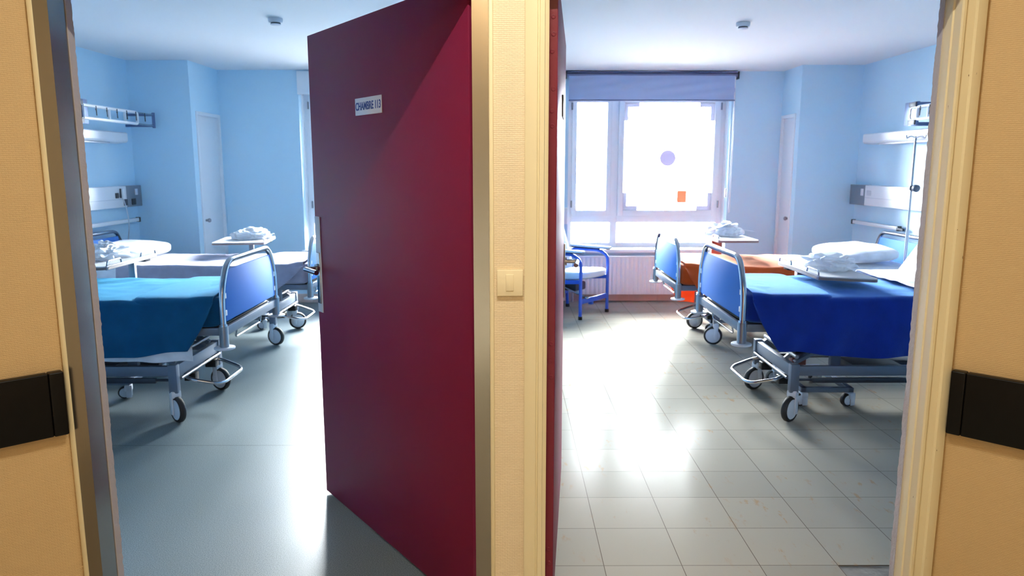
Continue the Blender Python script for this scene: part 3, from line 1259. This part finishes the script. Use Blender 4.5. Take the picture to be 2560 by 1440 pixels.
def rail(x, side, y0, y1, z, label, ends):
    t = thing('equipment_rail', (x, y0, z), 0, label, 'rail', 'steel equipment rails on the walls above the bedheads')
    sx = lambda a, c: (min(side * a, side * c), max(side * a, side * c))
    L = y1 - y0
    MB('white').box(*sx(0.025, 0.05), 0, L, -0.018, 0.018, bev=0.003).build('rail_bar', t)
    for yy in (0.12, L / 2, L - 0.12):
        MB('satin').box(*sx(0, 0.03), yy - 0.02, yy + 0.02, -0.012, 0.012).build('rail_bracket', t)
    for yy in ends:
        MB('dark_metal').box(*sx(0.015, 0.056), yy - 0.012, yy + 0.012, -0.024, 0.024, bev=0.003).build('rail_end', t)
    return t


r1 = rail(LX, 1, 5.7, 7.45, 1.00, 'white equipment rail on the left wall below the supply unit', (1.75,))
r2 = rail(RX, -1, 6.84, 7.76, 0.955, 'short white equipment rail on the right wall behind the headboard', (0.0, 0.92))
MB('dark_metal').bar((-0.045, -0.01, 0), (-0.045, -0.10, -0.004), 0.02, 0.02).build('rail_clamp', r2)


def arm(x, side, y0, y1, off, label, plate_far):
    """Double-tube infusion rail standing off the wall, with an upright plate and wire hooks."""
    t = thing('infusion_rail', (x, y0, 1.975), 0, label, 'hook rail', 'double-tube infusion rails on the walls')
    L = y1 - y0
    b = MB('chrome')
    pts = fillet([(side * off, 0.0, -0.052), (side * off, L, -0.052), (side * off, L, 0.052), (side * off, 0.0, 0.052)], 0.03)
    b.tube(pts, 0.007, 12, closed=True)
    b.build('rail_tube', t)
    la, lb = (0.27 * L, L - 0.11) if plate_far else (0.02, 0.74 * L)
    b = MB('white')  # white colour paints the window's glint along the chrome tubes
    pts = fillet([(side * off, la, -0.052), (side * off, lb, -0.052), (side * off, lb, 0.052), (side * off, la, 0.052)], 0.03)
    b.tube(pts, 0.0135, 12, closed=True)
    for q in (0.45, 0.75):
        yq = la + (lb - la) * q
        b.cyl((side * off, yq, -0.052), (side * off, yq, 0.052), 0.012, 12)
    b.build('glint_tubes', t)
    b = MB('rail_grey')
    py = L if plate_far else 0.0
    b.box(side * (off - 0.012) - 0.012, side * (off - 0.012) + 0.012, py - 0.10, py + 0.10, -0.10, 0.10, bev=0.004)
    for z in (-0.085, 0.085):
        b.box(min(0, side * off), max(0, side * off), py - 0.02, py + 0.02, z - 0.015, z + 0.015)
    b.build('mounting_bracket', t)
    b = MB('rail_grey')
    qy = 0.0 if plate_far else L
    b.box(side * off - 0.012, side * off + 0.012, qy - 0.012, qy + 0.012, -0.075, 0.075, bev=0.004)
    for z in (-0.052, 0.052):
        b.box(min(0, side * off), max(0, side * off), qy - 0.012, qy + 0.012, z - 0.012, z + 0.012)
    b.build('mounting_bracket', t)
    for z in (-0.075, 0.075):
        b = MB('dark_metal')
        b.box(side * off - 0.004 if side > 0 else side * off - 0.010, side * off + 0.010 if side > 0 else side * off + 0.004, py - 0.09, py + 0.02, z - 0.02, z + 0.02, bev=0.002)
        b.build('bracket_clamp', t)
    for i in range(6):
        yy = L * (0.16 + 0.135 * i)
        h = MB('dark_metal')
        xx = side * (off + 0.016)
        h.tube(fillet([(xx, yy, 0.055), (xx, yy, -0.02), (xx + side * 0.02, yy - 0.035, -0.025), (xx + side * 0.02, yy - 0.04, 0.02)], 0.01, 4), 0.004, 8)
        h.ball((xx + side * 0.02, yy - 0.04, 0.024), 0.007, 0.007, 0.007, sub=2)
        h.build('hook', t)
    return t


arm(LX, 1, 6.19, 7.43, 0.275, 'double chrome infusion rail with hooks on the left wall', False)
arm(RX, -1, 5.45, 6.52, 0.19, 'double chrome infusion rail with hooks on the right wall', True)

# ------------------------------------------------------------------ hospital beds
BW = 0.475


def caster_parts(parent, x, y, ang, rw=0.079, name='caster', zt=0.192):
    """Swivel caster: pale housing on a stem, black tyre, pale hub. Wheel axis horizontal, turned by ang."""
    m = Matrix.Translation((x, y, 0)) @ Matrix.Rotation(ang, 4, 'Z')
    tr = 0.022                                        # the wheel trails behind the stem
    ax = m @ Matrix.Translation((-tr, 0, rw)) @ Matrix.Rotation(PI / 2, 4, 'X')
    h = MB('hub')
    h.box(-0.014, 0.022, -0.030, -0.020, rw - 0.035, zt - 0.02, bev=0.006, mat=m)
    h.box(-0.014, 0.022, 0.020, 0.030, rw - 0.035, zt - 0.02, bev=0.006, mat=m)
    h.box(-0.022, 0.026, -0.030, 0.030, zt - 0.045, zt, bev=0.010, mat=m)
    c = h.build(name, parent)
    MB('rubber').lathe([(rw * 0.78, -0.017), (rw * 0.93, -0.017), (rw, -0.009), (rw, 0.009), (rw * 0.93, 0.017), (rw * 0.78, 0.017)], ax, 40).build('tyre', c)
    w = MB('hub')
    w.lathe([(0, -0.021), (rw * 0.5, -0.021), (rw * 0.76, -0.017), (rw * 0.80, -0.012), (rw * 0.80, 0.012), (rw * 0.76, 0.017), (rw * 0.5, 0.021), (0, 0.021)], ax, 40)
    w.build('hub_cap', c)
    return c


def end_board(name, parent, x, z, zt, panel_mat='panel'):
    """Chrome tube hoop with a blue panel hung inside it; top of the tube at zt."""
    k = zt - z
    pts = fillet([(x, -BW, z), (x, -BW, z + k * 0.52), (x, -BW + 0.10, zt), (x, BW - 0.10, zt), (x, BW, z + k * 0.52), (x, BW, z)], 0.09, 8)
    b = MB('chrome').tube(pts, 0.0175, 14)
    for s in (-1, 1):
        b.cyl((x, s * BW, z - 0.004), (x, s * BW, z + 0.02), 0.024, 18)
    o = b.build(name, parent)
    zb, z1 = z + 0.03, zt - 0.050
    e = 0.030
    poly = [(-BW + e, zb), (BW - e, zb), (BW - e, z + k * 0.50), (BW - 0.098, z1), (-BW + 0.098, z1), (-BW + e, z + k * 0.50)]
    MB(panel_mat).prism(poly, 'x', x - 0.008, x + 0.008, bev=0.003).build('board_panel', o)
    for s in (-1, 1):
        for zz in (zb + 0.05, z + k * 0.48):
            b = MB('white')
            b.box(x - 0.011, x + 0.011, s * (BW - 0.034) - 0.012, s * (BW - 0.034) + 0.012, zz - 0.016, zz + 0.016, bev=0.003)
            b.build('panel_clip', o)
    return o


def hospital_bed(loc, rz, dz, label, swivel, raised=False, length=2.12, wheels=0.0):
    """x runs from the foot to the head; dz = how far the lift raises the sleeping platform."""
    t = thing('hospital_bed', loc, rz, label, 'bed', 'hospital beds with blue end boards')
    HX = length
    zp = 0.62 + dz                                       # top of the platform beam
    f0 = 0.375
    h0 = HX - 0.40
    # chassis on casters
    b = MB('grey_paint')
    for s in (-1, 1):
        b.box(f0, h0, s * 0.325 - 0.018, s * 0.325 + 0.018, 0.285, 0.345, bev=0.003)
        for x in (f0, h0):
            b.box(x - 0.026, x + 0.026, s * 0.325 - 0.022, s * 0.325 + 0.022, 0.18, 0.355, bev=0.003)
    for x in (f0, h0):
        b.box(x - 0.018, x + 0.018, -0.32, 0.32, 0.270, 0.345, bev=0.003)
    b.build('chassis', t)
    b = MB('dark_metal')
    b.box(0.75, 1.05, -0.30, 0.30, 0.295, 0.335, bev=0.004)
    b.box(0.95, 1.55, -0.09, 0.09, 0.22, 0.31, bev=0.01)
    b.cyl((0.55, 0.12, 0.30), (1.25, 0.12, 0.42 + dz), 0.024, 16)
    b.build('lift_motor', t)
    for s in (-1, 1):
        b = MB('dark_metal')
        b.box(f0 + 0.12, h0 - 0.05, s * 0.30 - 0.012, s * 0.30 + 0.012, 0.232, 0.262, bev=0.003)
        b.cyl((f0 + 0.03, s * 0.30, 0.25), (h0, s * 0.30, 0.25), 0.008, 10)
        b.build('brake_rod', t)
        MB('grey_paint').box(f0 + 0.24, f0 + 0.30, s * 0.255 - 0.02, s * 0.255 + 0.02, 0.33, zp - 0.12, bev=0.004).build('lift_post', t)
    for (x, y), a in zip(((f0, -0.325), (f0, 0.325), (h0, -0.325), (h0, 0.325)), swivel):
        caster_parts(t, x, y, a)
    # brake pedal loop at the foot
    b = MB('chrome')
    b.tube(fillet([(f0 - 0.01, -0.215, 0.255), (f0 - 0.07, -0.24, 0.235), (f0 - 0.20, -0.20, 0.20), (f0 - 0.235, -0.14, 0.195), (f0 - 0.235, 0.14, 0.195),
                   (f0 - 0.20, 0.20, 0.20), (f0 - 0.07, 0.24, 0.235), (f0 - 0.01, 0.215, 0.255)], 0.04, 5), 0.0105, 12)
    b.build('brake_pedal', t)
    b = MB('satin')
    b.cyl((f0 - 0.03, -0.30, 0.262), (f0 - 0.03, 0.30, 0.262), 0.009, 12)
    b.build('pedal_shaft', t)
    for y in (-0.20, 0.12):
        MB('black').box(f0 - 0.05, f0 + 0.02, y - 0.03, y + 0.03, 0.20, 0.25, bev=0.004).build('pedal_latch', t)
    # lifting arms
    for s in (-1, 1):
        for xa, xb in ((f0 + 0.02, f0 + 0.42), (h0 - 0.02, h0 - 0.42)):
            b = MB('grey_paint')
            b.bar((xa, s * 0.27, 0.35), (xb, s * 0.27, zp - 0.05), 0.02, 0.035, up=(0, 1, 0))
            b.build('lift_arm', t)
    b = MB('satin')
    b.cyl((f0 + 0.03, -0.28, 0.385), (f0 + 0.03, 0.28, 0.385), 0.012, 14)
    b.cyl((f0 + 0.03, -0.235, 0.385), (f0 + 0.42, -0.235, 0.385), 0.010, 14)
    b.bar((f0, -0.17, 0.35), (f0 + 0.1, -0.17, 0.44 + dz * 0.5), 0.02, 0.02)
    b.build('lift_linkage', t)
    # sleeping platform
    b = MB('grey_paint')
    for s in (-1, 1):
        b.box(0.03, HX - 0.03, s * 0.42 - 0.015, s * 0.42 + 0.015, zp - 0.045, zp, bev=0.003)
        b.box(0.30, 0.36, s * 0.30 - 0.03, s * 0.30 + 0.03, zp - 0.16, zp - 0.03, bev=0.003)
    for x in (0.0, HX):
        b.box(x - 0.012, x + 0.012, -BW, BW, zp - 0.040, zp + 0.012, bev=0.003)
    for i in range(9):
        x = 0.18 + i * 0.21
        b.box(x - 0.05, x + 0.05, -0.41, 0.41, zp - 0.012, zp + 0.004)
    b.build('platform_frame', t)
    b = MB('black')
    b.box(0.03, 0.16, -0.40, 0.40, zp - 0.02, zp + 0.014, bev=0.004)
    b.build('foot_tray', t)
    for s in (-1, 1):
        b = MB('satin')
        b.cyl((0, s * BW, zp - 0.105), (0, s * BW, zp + 0.02), 0.026, 20)
        b.build('corner_sleeve', t)
        b = MB('hub')
        b.cyl((0, s * BW, zp - 0.112), (0, s * BW, zp - 0.100), 0.058, 28, bev=0.003)
        b.build('bumper_disc', t)
    b = MB('chrome')
    b.tube(fillet([(0.02, -0.22, zp - 0.05), (0.03, -0.22, zp - 0.10), (0.03, 0.22, zp - 0.10), (0.02, 0.22, zp - 0.05)], 0.02), 0.006, 10)
    b.build('foot_rack', t)
    end_board('footboard', t, 0.0, zp + 0.012, zp + 0.385)
    end_board('headboard', t, HX, zp + 0.012, zp + 0.385)
    # mattress
    zm = zp + 0.008
    b = MB('mattress')
    if raised:
        xr = HX - 0.86
        n = 60

        def mt(u, v):
            a = u * 2 * PI
            # rounded rectangle section in (y, z); v along the length with a bend at the back joint
            e = 0.25
            cy = math.copysign(abs(math.cos(a)) ** e, math.cos(a)) * 0.445
            cz = math.copysign(abs(math.sin(a)) ** e, math.sin(a)) * 0.072
            sarc = 0.10 + v * (HX - 0.14)
            bend = R(56)
            rr = 0.16
            if sarc < xr:
                return (sarc, cy, zm + 0.075 + cz)
            q = min((sarc - xr) / rr, bend)
            px = xr + rr * math.sin(q)
            pz = zm + 0.075 + rr * (1 - math.cos(q))
            rest = max(0, sarc - xr - rr * bend)
            px += rest * math.cos(bend)
            pz += rest * math.sin(bend)
            return (px - math.sin(q) * cz, cy, pz + math.cos(q) * cz)
        b.grid(mt, 40, 80)
        for vv in (0.0, 1.0):
            b.grid(lambda u, w, vv=vv: Vector(mt(u, vv)).lerp(Vector(mt(0.25, vv)).lerp(Vector(mt(0.75, vv)), 0.5), w), 40, 3)
    else:
        b.box(0.10, HX - 0.05, -0.44, 0.44, zm, zm + 0.145, bev=0.035, seg=4)
    b.build('mattress', t)
    return t


def blanket(loc, rz, dz, mat, x0, x1, drop_l, drop_r, label, seed, slant=0.16, cat='blanket', hem_wave=0.01, rise=0.0):
    """Blanket over a mattress: top, two hanging sides whose foot edges slant, and the tucked foot end.
    drop_l hangs on the -y side, drop_r on the +y side (heights above the floor of their hems)."""
    zp = 0.62 + dz
    zt = zp + 0.008 + 0.145 + 0.010
    w = 0.458
    b = MB(mat)
    NX, NS, NT_ = 120, 26, 44

    def top_z(x, y):
        k = 0.010 * fbm(x * 3.2 + seed, y * 4.0) + 0.006 * fbm(x * 9 + seed, y * 7, 3.0) + 0.004 * fbm(x * 4, y * 26 + seed)
        crown = 0.012 * (1 - (y / w) ** 2)
        foot = 0.030 * math.exp(-((x - x0) / 0.22) ** 2) + rise * max(0.0, x - 0.9)
        return zt + k + crown + foot

    def side(x, hem, s, v):
        """v = 0 at the top edge, 1 at the hem."""
        wob = fbm(x * 2.6 + seed * 1.7, s * 5.0) * 0.030 + fbm(x * 7.0 + seed + 1.2 * v, s * 3.0) * 0.022
        z_hi = top_z(x, s * w) - 0.0
        h = hem + hem_wave * fbm(x * 3 + seed, 8.0) + 0.035 * math.exp(-((x - x0 - 0.2) / 0.22) ** 2)
        cut = (x - x0 - 0.02) / slant                # foot edge of the hanging side slants
        lo = h if cut >= 1 else z_hi - 0.02 - (z_hi - 0.02 - h) * max(cut, 0.0) ** 0.8
        r = 0.035
        if v < 0.2:
            a = v / 0.2 * PI / 2
            return (x, s * (w - r + r * math.sin(a)), z_hi - r + r * math.cos(a))
        q = (v - 0.2) / 0.8
        z = (z_hi - r) * (1 - q) + min(lo, z_hi - r - 0.005) * q
        return (x, s * (w + 0.012 * math.sin(q * PI * 0.5) + q * (0.02 + wob) + 0.012 * q * math.sin(x * 21 + seed + 2.0 * q)), z)

    def full(u, v):
        x = x0 + 0.03 + (x1 - x0 - 0.03) * u
        vv = v * 3
        if vv <= 1:
            return side(x, drop_l, -1, 1 - vv)
        if vv >= 2:
            return side(x, drop_r, 1, vv - 2)
        y = -(w - 0.035) + (2 * (w - 0.035)) * (vv - 1)
        # keep the edge continuous with the side's first point
        k = min(1.0, (w - 0.035 - abs(y)) / 0.06)
        ys = math.copysign(w, y)
        return (x, y, top_z(x, ys) * (1 - k) + top_z(x, y) * k)
    b.grid(full, NX, 78, 0.004)

    # tucked foot end, hugging the mattress
    def tuck(d, p):
        k = 0.008 * fbm(p.y * 9 + seed, p.z * 14, 2.0)
        return p + Vector((k, 0, 0.5 * k))
    zc = (zt + 0.022 + zp - 0.004) / 2
    b.ball((x0 + 0.262, 0, zc), 0.262, w - 0.001, (zt + 0.026 - zp) / 2, e=0.24, sub=6, fn=tuck)
    o = b.build('blanket', angle=60)
    o.location = loc
    o.rotation_euler = (0, 0, rz)
    return tag(o, label, cat)


BR1 = (1.335, 4.605, 0)
BR2 = (1.41, 6.55, 0)
BL1 = (-1.64, 4.605, 0)
BL2 = (-1.665, 6.55, 0)

hospital_bed(BR1, 0, 0.0, 'hospital bed under the royal blue blanket, its back raised', (R(40), R(25), R(10), R(-30)), raised=True)
hospital_bed(BR2, 0, -0.085, 'hospital bed under the orange blanket, by the window', (R(-20), R(8), R(20), R(-10)), length=2.10)
hospital_bed(BL1, PI, -0.02, 'hospital bed under the teal blanket, with a blue footboard', (R(-24), R(-42), R(0), R(35)), length=2.06)
hospital_bed(BL2, PI, -0.075, 'hospital bed under the grey ribbed blanket, behind the teal one', (R(12), R(-20), R(25), R(0)), length=2.03)

blanket(BR1, 0, 0.0, 'blanket_blue', 0.03, 1.38, 0.44, 0.52, 'royal blue blanket hanging over the sides of a hospital bed', 1.3)
blanket(BR2, 0, -0.085, 'blanket_orange', 0.03, 1.15, 0.42, 0.20, 'orange blanket on the bed by the right window', 4.1)
blanket(BL1, PI, -0.02, 'blanket_teal', 0.03, 1.55, 0.40, 0.435, 'teal blue blanket hanging over a bed, white sheet showing below its hem', 7.9)
blanket(BL2, PI, -0.075, 'blanket_grey', 0.03, 1.62, 0.42, 0.40, 'pale grey ribbed blanket on the bed with the closet door behind it', 12.4, slant=0.36)


# under-sheet hem hanging below the teal blanket, sheets at the heads
def hem(loc, rz, s, x0, x1, z0, z1, y, label):
    def f(u, v):
        x = x0 + (x1 - x0) * u
        z = z1 + (z0 + 0.012 * fbm(x * 6, 2.0) - z1) * v
        return (x, s * (y + 0.006 * math.sin(x * 19)), z)
    o = MB('sheet').grid(f, 50, 12, 0.002).build('bed_sheet', angle=60)
    o.location = loc
    o.rotation_euler = (0, 0, rz)
    return tag(o, label, 'sheet')


hem(BL1, PI, 1, 0.20, 0.95, 0.405, 0.50, 0.452, 'white sheet hem showing below the teal blanket')


def sheet(loc, rz, dz, x0, x1, seed, label, zlift=0.0):
    zt = 0.62 + dz + 0.008 + 0.145 + 0.004

    def f(u, v):
        x = x0 + (x1 - x0) * u
        y = -0.465 + 0.93 * v
        k = abs(y) / 0.465
        z = zt + 0.008 * fbm(x * 6 + seed, y * 5) + 0.005 * fbm(x * 14, y * 12 + seed) + zlift
        if k > 0.93:
            z -= (k - 0.93) / 0.07 * 0.05
        return (x, y, z)
    o = MB('sheet').grid(f, 40, 44, 0.003).build('bed_sheet', angle=60)
    o.location = loc
    o.rotation_euler = (0, 0, rz)
    return tag(o, label, 'sheet')


sheet(BR1, 0, 0.0, 1.06, 1.36, 3.0, 'rumpled white sheet at the raised end of the bed under the royal blue blanket', 0.045)
sheet(BR2, 0, -0.085, 1.05, 1.98, 5.0, 'white sheet at the pillow end of the bed by the right window')


def pillow(loc, rx, ry, rz_, rot, label, seed):
    def fn(d, p):
        q = (abs(d.x) * abs(d.y)) * 1.1
        p = Vector((p.x * (1 + 0.10 * q), p.y * (1 + 0.10 * q), p.z))
        edge = max(abs(p.x) / rx, abs(p.y) / ry)
        p.z *= 1.0 - 0.55 * max(0, edge - 0.55)
        p.z += 0.012 * fbm(p.x * 7 + seed, p.y * 7) * (1 if p.z > 0 else 0)
        return p
    o = MB('sheet').ball((0, 0, 0), rx, ry, rz_, e=0.62, sub=5, fn=fn).build('pillow', angle=70)
    o.location = loc
    o.rotation_euler = rot
    return tag(o, label, 'pillow')


pillow((3.06, 6.50, 0.775), 0.27, 0.36, 0.075, (0, R(-2), R(4)), 'white pillow on the bed by the right window', 2.0)
pillow((-3.41, 6.62, 0.785), 0.24, 0.36, 0.075, (0, R(2), R(-3)), 'white pillow on the bed with the grey ribbed blanket', 6.0)

# ------------------------------------------------------------------ over-bed tables


def overbed_table(loc, rz, z, tilt, label, sizes=(0.36, 0.75), col='wood_brown', base=True, foot_side=1):
    """Top along y; the column stands at the +y end, the base runs back under the bed."""
    t = thing('overbed_table', loc, rz, label, 'table', 'over-bed tables on small castors')
    w, l = sizes
    b = MB('table_top')
    m = Matrix.Translation((0, 0, z)) @ Matrix.Rotation(tilt, 4, 'Y')

    def rr(w, l, r, n=6):
        out = []
        for cx, cy, a0 in ((w / 2 - r, l / 2 - r, 0), (-w / 2 + r, l / 2 - r, 90), (-w / 2 + r, -l / 2 + r, 180), (w / 2 - r, -l / 2 + r, 270)):
            for i in range(n + 1):
                a = R(a0 + 90 * i / n)
                out.append((cx + r * math.cos(a), cy + r * math.sin(a)))
        return out
    b.prism(rr(w, l, 0.04), 'z', -0.010, 0.010, mat=m)
    b.use('table_edge').prism(rr(w + 0.006, l + 0.006, 0.043), 'z', -0.012, 0.004, mat=m)
    top = b.build('tabletop', t)
    xe = -foot_side * (w / 2 - 0.006)
    for y0, y1 in ((-l / 2 + 0.03, -l / 2 + 0.22), (l / 2 - 0.26, l / 2 - 0.03)):
        e2 = fillet([(xe, y0, 0.008), (xe, y0 + 0.01, 0.04), (xe, y1 - 0.01, 0.04), (xe, y1, 0.008)], 0.03, 5)
        MB('chrome').tube([m @ p for p in e2], 0.005, 10).build('rim_handle', top)
    MB('satin').box(xe - 0.006, xe + 0.006, -l / 2 + 0.02, l / 2 - 0.02, -0.016, 0.012, bev=0.003, mat=m).build('rim_profile', top)
    b = MB('black')
    b.box(-0.06, 0.06, -l / 2 + 0.18, l / 2 - 0.16, -0.030, -0.010, bev=0.003, mat=m)
    b.box(-w / 2 + 0.02, w / 2 - 0.02, l / 2 - 0.16, l / 2 - 0.08, -0.034, -0.010, bev=0.003, mat=m)
    b.build('support_bracket', t)
    cy = l / 2 - 0.02
    c = MB('satin')
    c.box(-0.022, 0.022, cy - 0.016, cy + 0.016, 0.45, z - 0.02, bev=0.003)
    c.build('inner_column', t)
    MB(col).box(-0.05, 0.05, cy - 0.03, cy + 0.03, 0.12, z - (0.03 if col == 'wood_brown' else 0.22), bev=0.004).build('column', t)
    if base:
        b = MB('grey_paint')
        for x in (-0.15, 0.15):
            b.box(x - 0.018, x + 0.018, -l / 2 + 0.20, cy + 0.04, 0.090, 0.122, bev=0.004)
        b.box(-0.17, 0.17, -l / 2 + 0.20, -l / 2 + 0.236, 0.090, 0.122, bev=0.004)
        b.box(-0.17, 0.17, cy - 0.03, cy + 0.04, 0.090, 0.126, bev=0.004)
        b.build('base_frame', t)
        for x in (-0.15, 0.15):
            for y in (-l / 2 + 0.215, cy + 0.02):
                caster_parts(t, x, y, R(15 + 40 * x), 0.041, 'castor', 0.092)
    return t


overbed_table((2.045, 4.73, 0), R(-1), 0.856, R(2.5), 'over-bed table across the royal blue blanket')
overbed_table((2.03, 6.85, 0), 0, 0.872, 0, 'over-bed table with brown column across the orange blanket')
overbed_table((-2.70, 4.90, 0), R(2), 0.90, R(0), 'over-bed table across the teal blanket, beside the aluminium door frame', col='satin', foot_side=-1)
overbed_table((-2.50, 6.94, 0), R(8), 0.838, 0, 'over-bed table across the grey ribbed blanket, below the closet door', sizes=(0.46, 0.62), col='satin', foot_side=-1)


def bag(x, y, z, sx, sy, sz, seed, label, ears=True):
    def fn(d, p):
        r1 = abs(fbm(d.x * 1.7 + seed, d.y * 1.7, d.z * 1.7))
        r2 = abs(fbm(d.x * 3.0 + seed, d.y * 3.0 + 4, d.z * 3.0))
        r3 = abs(fbm(d.x * 12 + seed, d.y * 12, d.z * 12 + 7))
        k = 0.86 + 0.45 * r1 - 0.30 * r2 + 0.02 * r3
        q = Vector((p.x * k, p.y * k, p.z * (0.85 + 0.7 * r1 - 0.34 * r2 + 0.03 * r3)))
        q.z = max(q.z, -sz * 0.55)
        return q
    b = MB('bag').ball((0, 0, sz * 0.55), sx, sy, sz, e=0.8, sub=6, fn=fn)
    if ears:
        for i in range(2):
            a = seed * 2.1 + i * 2.4

            def ear(u, v, a=a, i=i):
                w = (u - 0.5) * sx * 0.9 * (1 - 0.5 * v)
                h = sz * (0.9 + 0.8 * v) + 0.02 * fbm(u * 4 + seed, v * 4, i)
                return (math.cos(a) * (sx * 0.35) + w * math.sin(a) + 0.03 * fbm(u * 5, v * 3 + seed), math.sin(a) * sy * 0.35 - w * math.cos(a) + 0.03 * fbm(u * 4 + 9, v * 5), h)
            b.grid(ear, 28, 20, 0.001)
    o = b.build('plastic_bag', angle=80)
    o.location = (x, y, z)
    return tag(o, label, 'bag', 'crumpled white plastic bags on the over-bed tables')


bag(2.09, 4.76, 0.868, 0.15, 0.17, 0.062, 3.3, 'crumpled white plastic bag on the table across the royal blue blanket', ears=False)
bag(2.03, 6.95, 0.882, 0.155, 0.17, 0.075, 8.2, 'crumpled white plastic bag on the table across the orange blanket')
bag(-2.75, 4.95, 0.910, 0.15, 0.22, 0.065, 5.7, 'crumpled white plastic bag on the table across the teal blanket')
bag(-2.45, 7.00, 0.848, 0.17, 0.17, 0.065, 11.5, 'crumpled white plastic bag on the table below the closet door', ears=False)

# ------------------------------------------------------------------ infusion stand
t = thing('infusion_stand', (3.015, 5.56, 0), 0, 'tall chrome infusion stand between the orange and royal blue beds', 'stand')
b = MB('chrome')
b.cyl((0, 0, 0.10), (0, 0, 1.05), 0.0125, 16)
b.cyl((0, 0, 1.0), (0, 0, 1.745), 0.0085, 14)
b.build('pole', t)
b = MB('white')
for a in (0, PI / 2, PI, 3 * PI / 2):
    c, s = math.cos(a + 0.3), math.sin(a + 0.3)
    b.tube(fillet([(0, 0, 1.735), (0.05 * c, 0.05 * s, 1.75), (0.085 * c, 0.085 * s, 1.73), (0.09 * c, 0.09 * s, 1.755)], 0.02, 4), 0.006, 8)
b.build('top_hooks', t)
b = MB('knob')
b.cyl((0.018, -0.012, 1.365), (0.020, -0.040, 1.362), 0.028, 24, bev=0.004)
b.ball((0.0, 0.0, 1.365), 0.018, 0.018, 0.022, sub=3)
b.build('height_knob', t)
b = MB('satin')
for i in range(5):
    a = i * 2 * PI / 5
    b.bar((0, 0, 0.10), (0.27 * math.cos(a), 0.27 * math.sin(a), 0.075), 0.03, 0.02)
b.build('star_base', t)
for i in range(5):
    a = i * 2 * PI / 5
    caster_parts(t, 0.25 * math.cos(a), 0.25 * math.sin(a), a, 0.026, 'castor', 0.068)

# ------------------------------------------------------------------ blue armchair
# local frame: y = forward, x = to the chair's right; front feet at y = 0
t = thing('armchair', (0.872, 7.478, 0), math.atan2(-0.615, 0.79) - PI / 2, 'blue metal armchair with pale vinyl cushions in front of the radiator', 'armchair')
CW = 0.263
for s in (-1, 1):
    # one bent tube per side: front leg that turns back into the arm support
    b = MB('chair_blue').tube(fillet([(s * CW, 0, 0.02), (s * CW, 0, 0.60), (s * CW, -0.10, 0.655), (s * CW, -0.42, 0.655), (s * CW, -0.50, 0.60), (s * CW, -0.52, 0.35), (s * CW, -0.50, 0.02)], 0.09, 6), 0.017, 14)
    lg = b.build('side_frame', t)
    for y in (0.0, -0.50):
        MB('rubber').cyl((s * CW, y, 0), (s * CW, y, 0.035), 0.021, 16, bev=0.003).build('foot_cap', lg)
    b = MB('cushion')
    b.prism([(s * CW - 0.028, 0.03), (s * CW + 0.028, 0.03), (s * CW + 0.034, -0.15), (s * CW + 0.03, -0.46), (s * CW - 0.03, -0.46), (s * CW - 0.034, -0.15)], 'z', 0.676, 0.700, bev=0.008)
    b.use('black').box(s * CW - 0.026, s * CW + 0.026, -0.44, 0.02, 0.670, 0.678)
    b.build('armrest', t)
b = MB('chair_blue')
b.box(-CW, CW, -0.018, 0.002, 0.155, 0.205, bev=0.003)
b.box(-CW, CW, -0.515, -0.495, 0.155, 0.195, bev=0.003)
for s in (-1, 1):
    b.bar((s * (CW - 0.01), 0, 0.385), (s * (CW - 0.01), -0.5, 0.335), 0.016, 0.04)
    b.bar((s * (CW - 0.02), -0.42, 0.36), (s * (CW - 0.02), -0.66, 1.04), 0.016, 0.04, up=(0, 1, 0))
b.build('seat_frame', t)
b = MB('cushion')


def seat_fn(d, p):
    p.z += 0.02 * (p.y / 0.26)
    return p


b.ball((0, -0.23, 0.425), CW - 0.018, 0.27, 0.048, e=0.42, sub=5, fn=seat_fn)
b.build('seat_cushion', t)
b = MB('cushion')


def back_fn(d, p):
    q = Vector(p)
    q.y += -0.34 * p.z
    return q


b.ball((0, -0.53, 0.75), CW - 0.02, 0.045, 0.33, e=0.42, sub=5, fn=back_fn)
b.build('backrest', t)
b = MB('dark_metal')
b.box(-0.10, 0.10, -0.40, -0.16, 0.25, 0.34, bev=0.02)
b.build('recline_box', t)
b = MB('chrome')
b.cyl((0.12, -0.30, 0.29), (0.16, -0.02, 0.22), 0.010, 12)
b.ball((0.165, 0.01, 0.215), 0.02, 0.03, 0.014, sub=3)
b.build('recline_lever', t)
b = MB('chair_blue')
b.box(-0.02, 0.02, -0.06, -0.016, 0.12, 0.17, bev=0.004)
b.build('footrest_bracket', t)
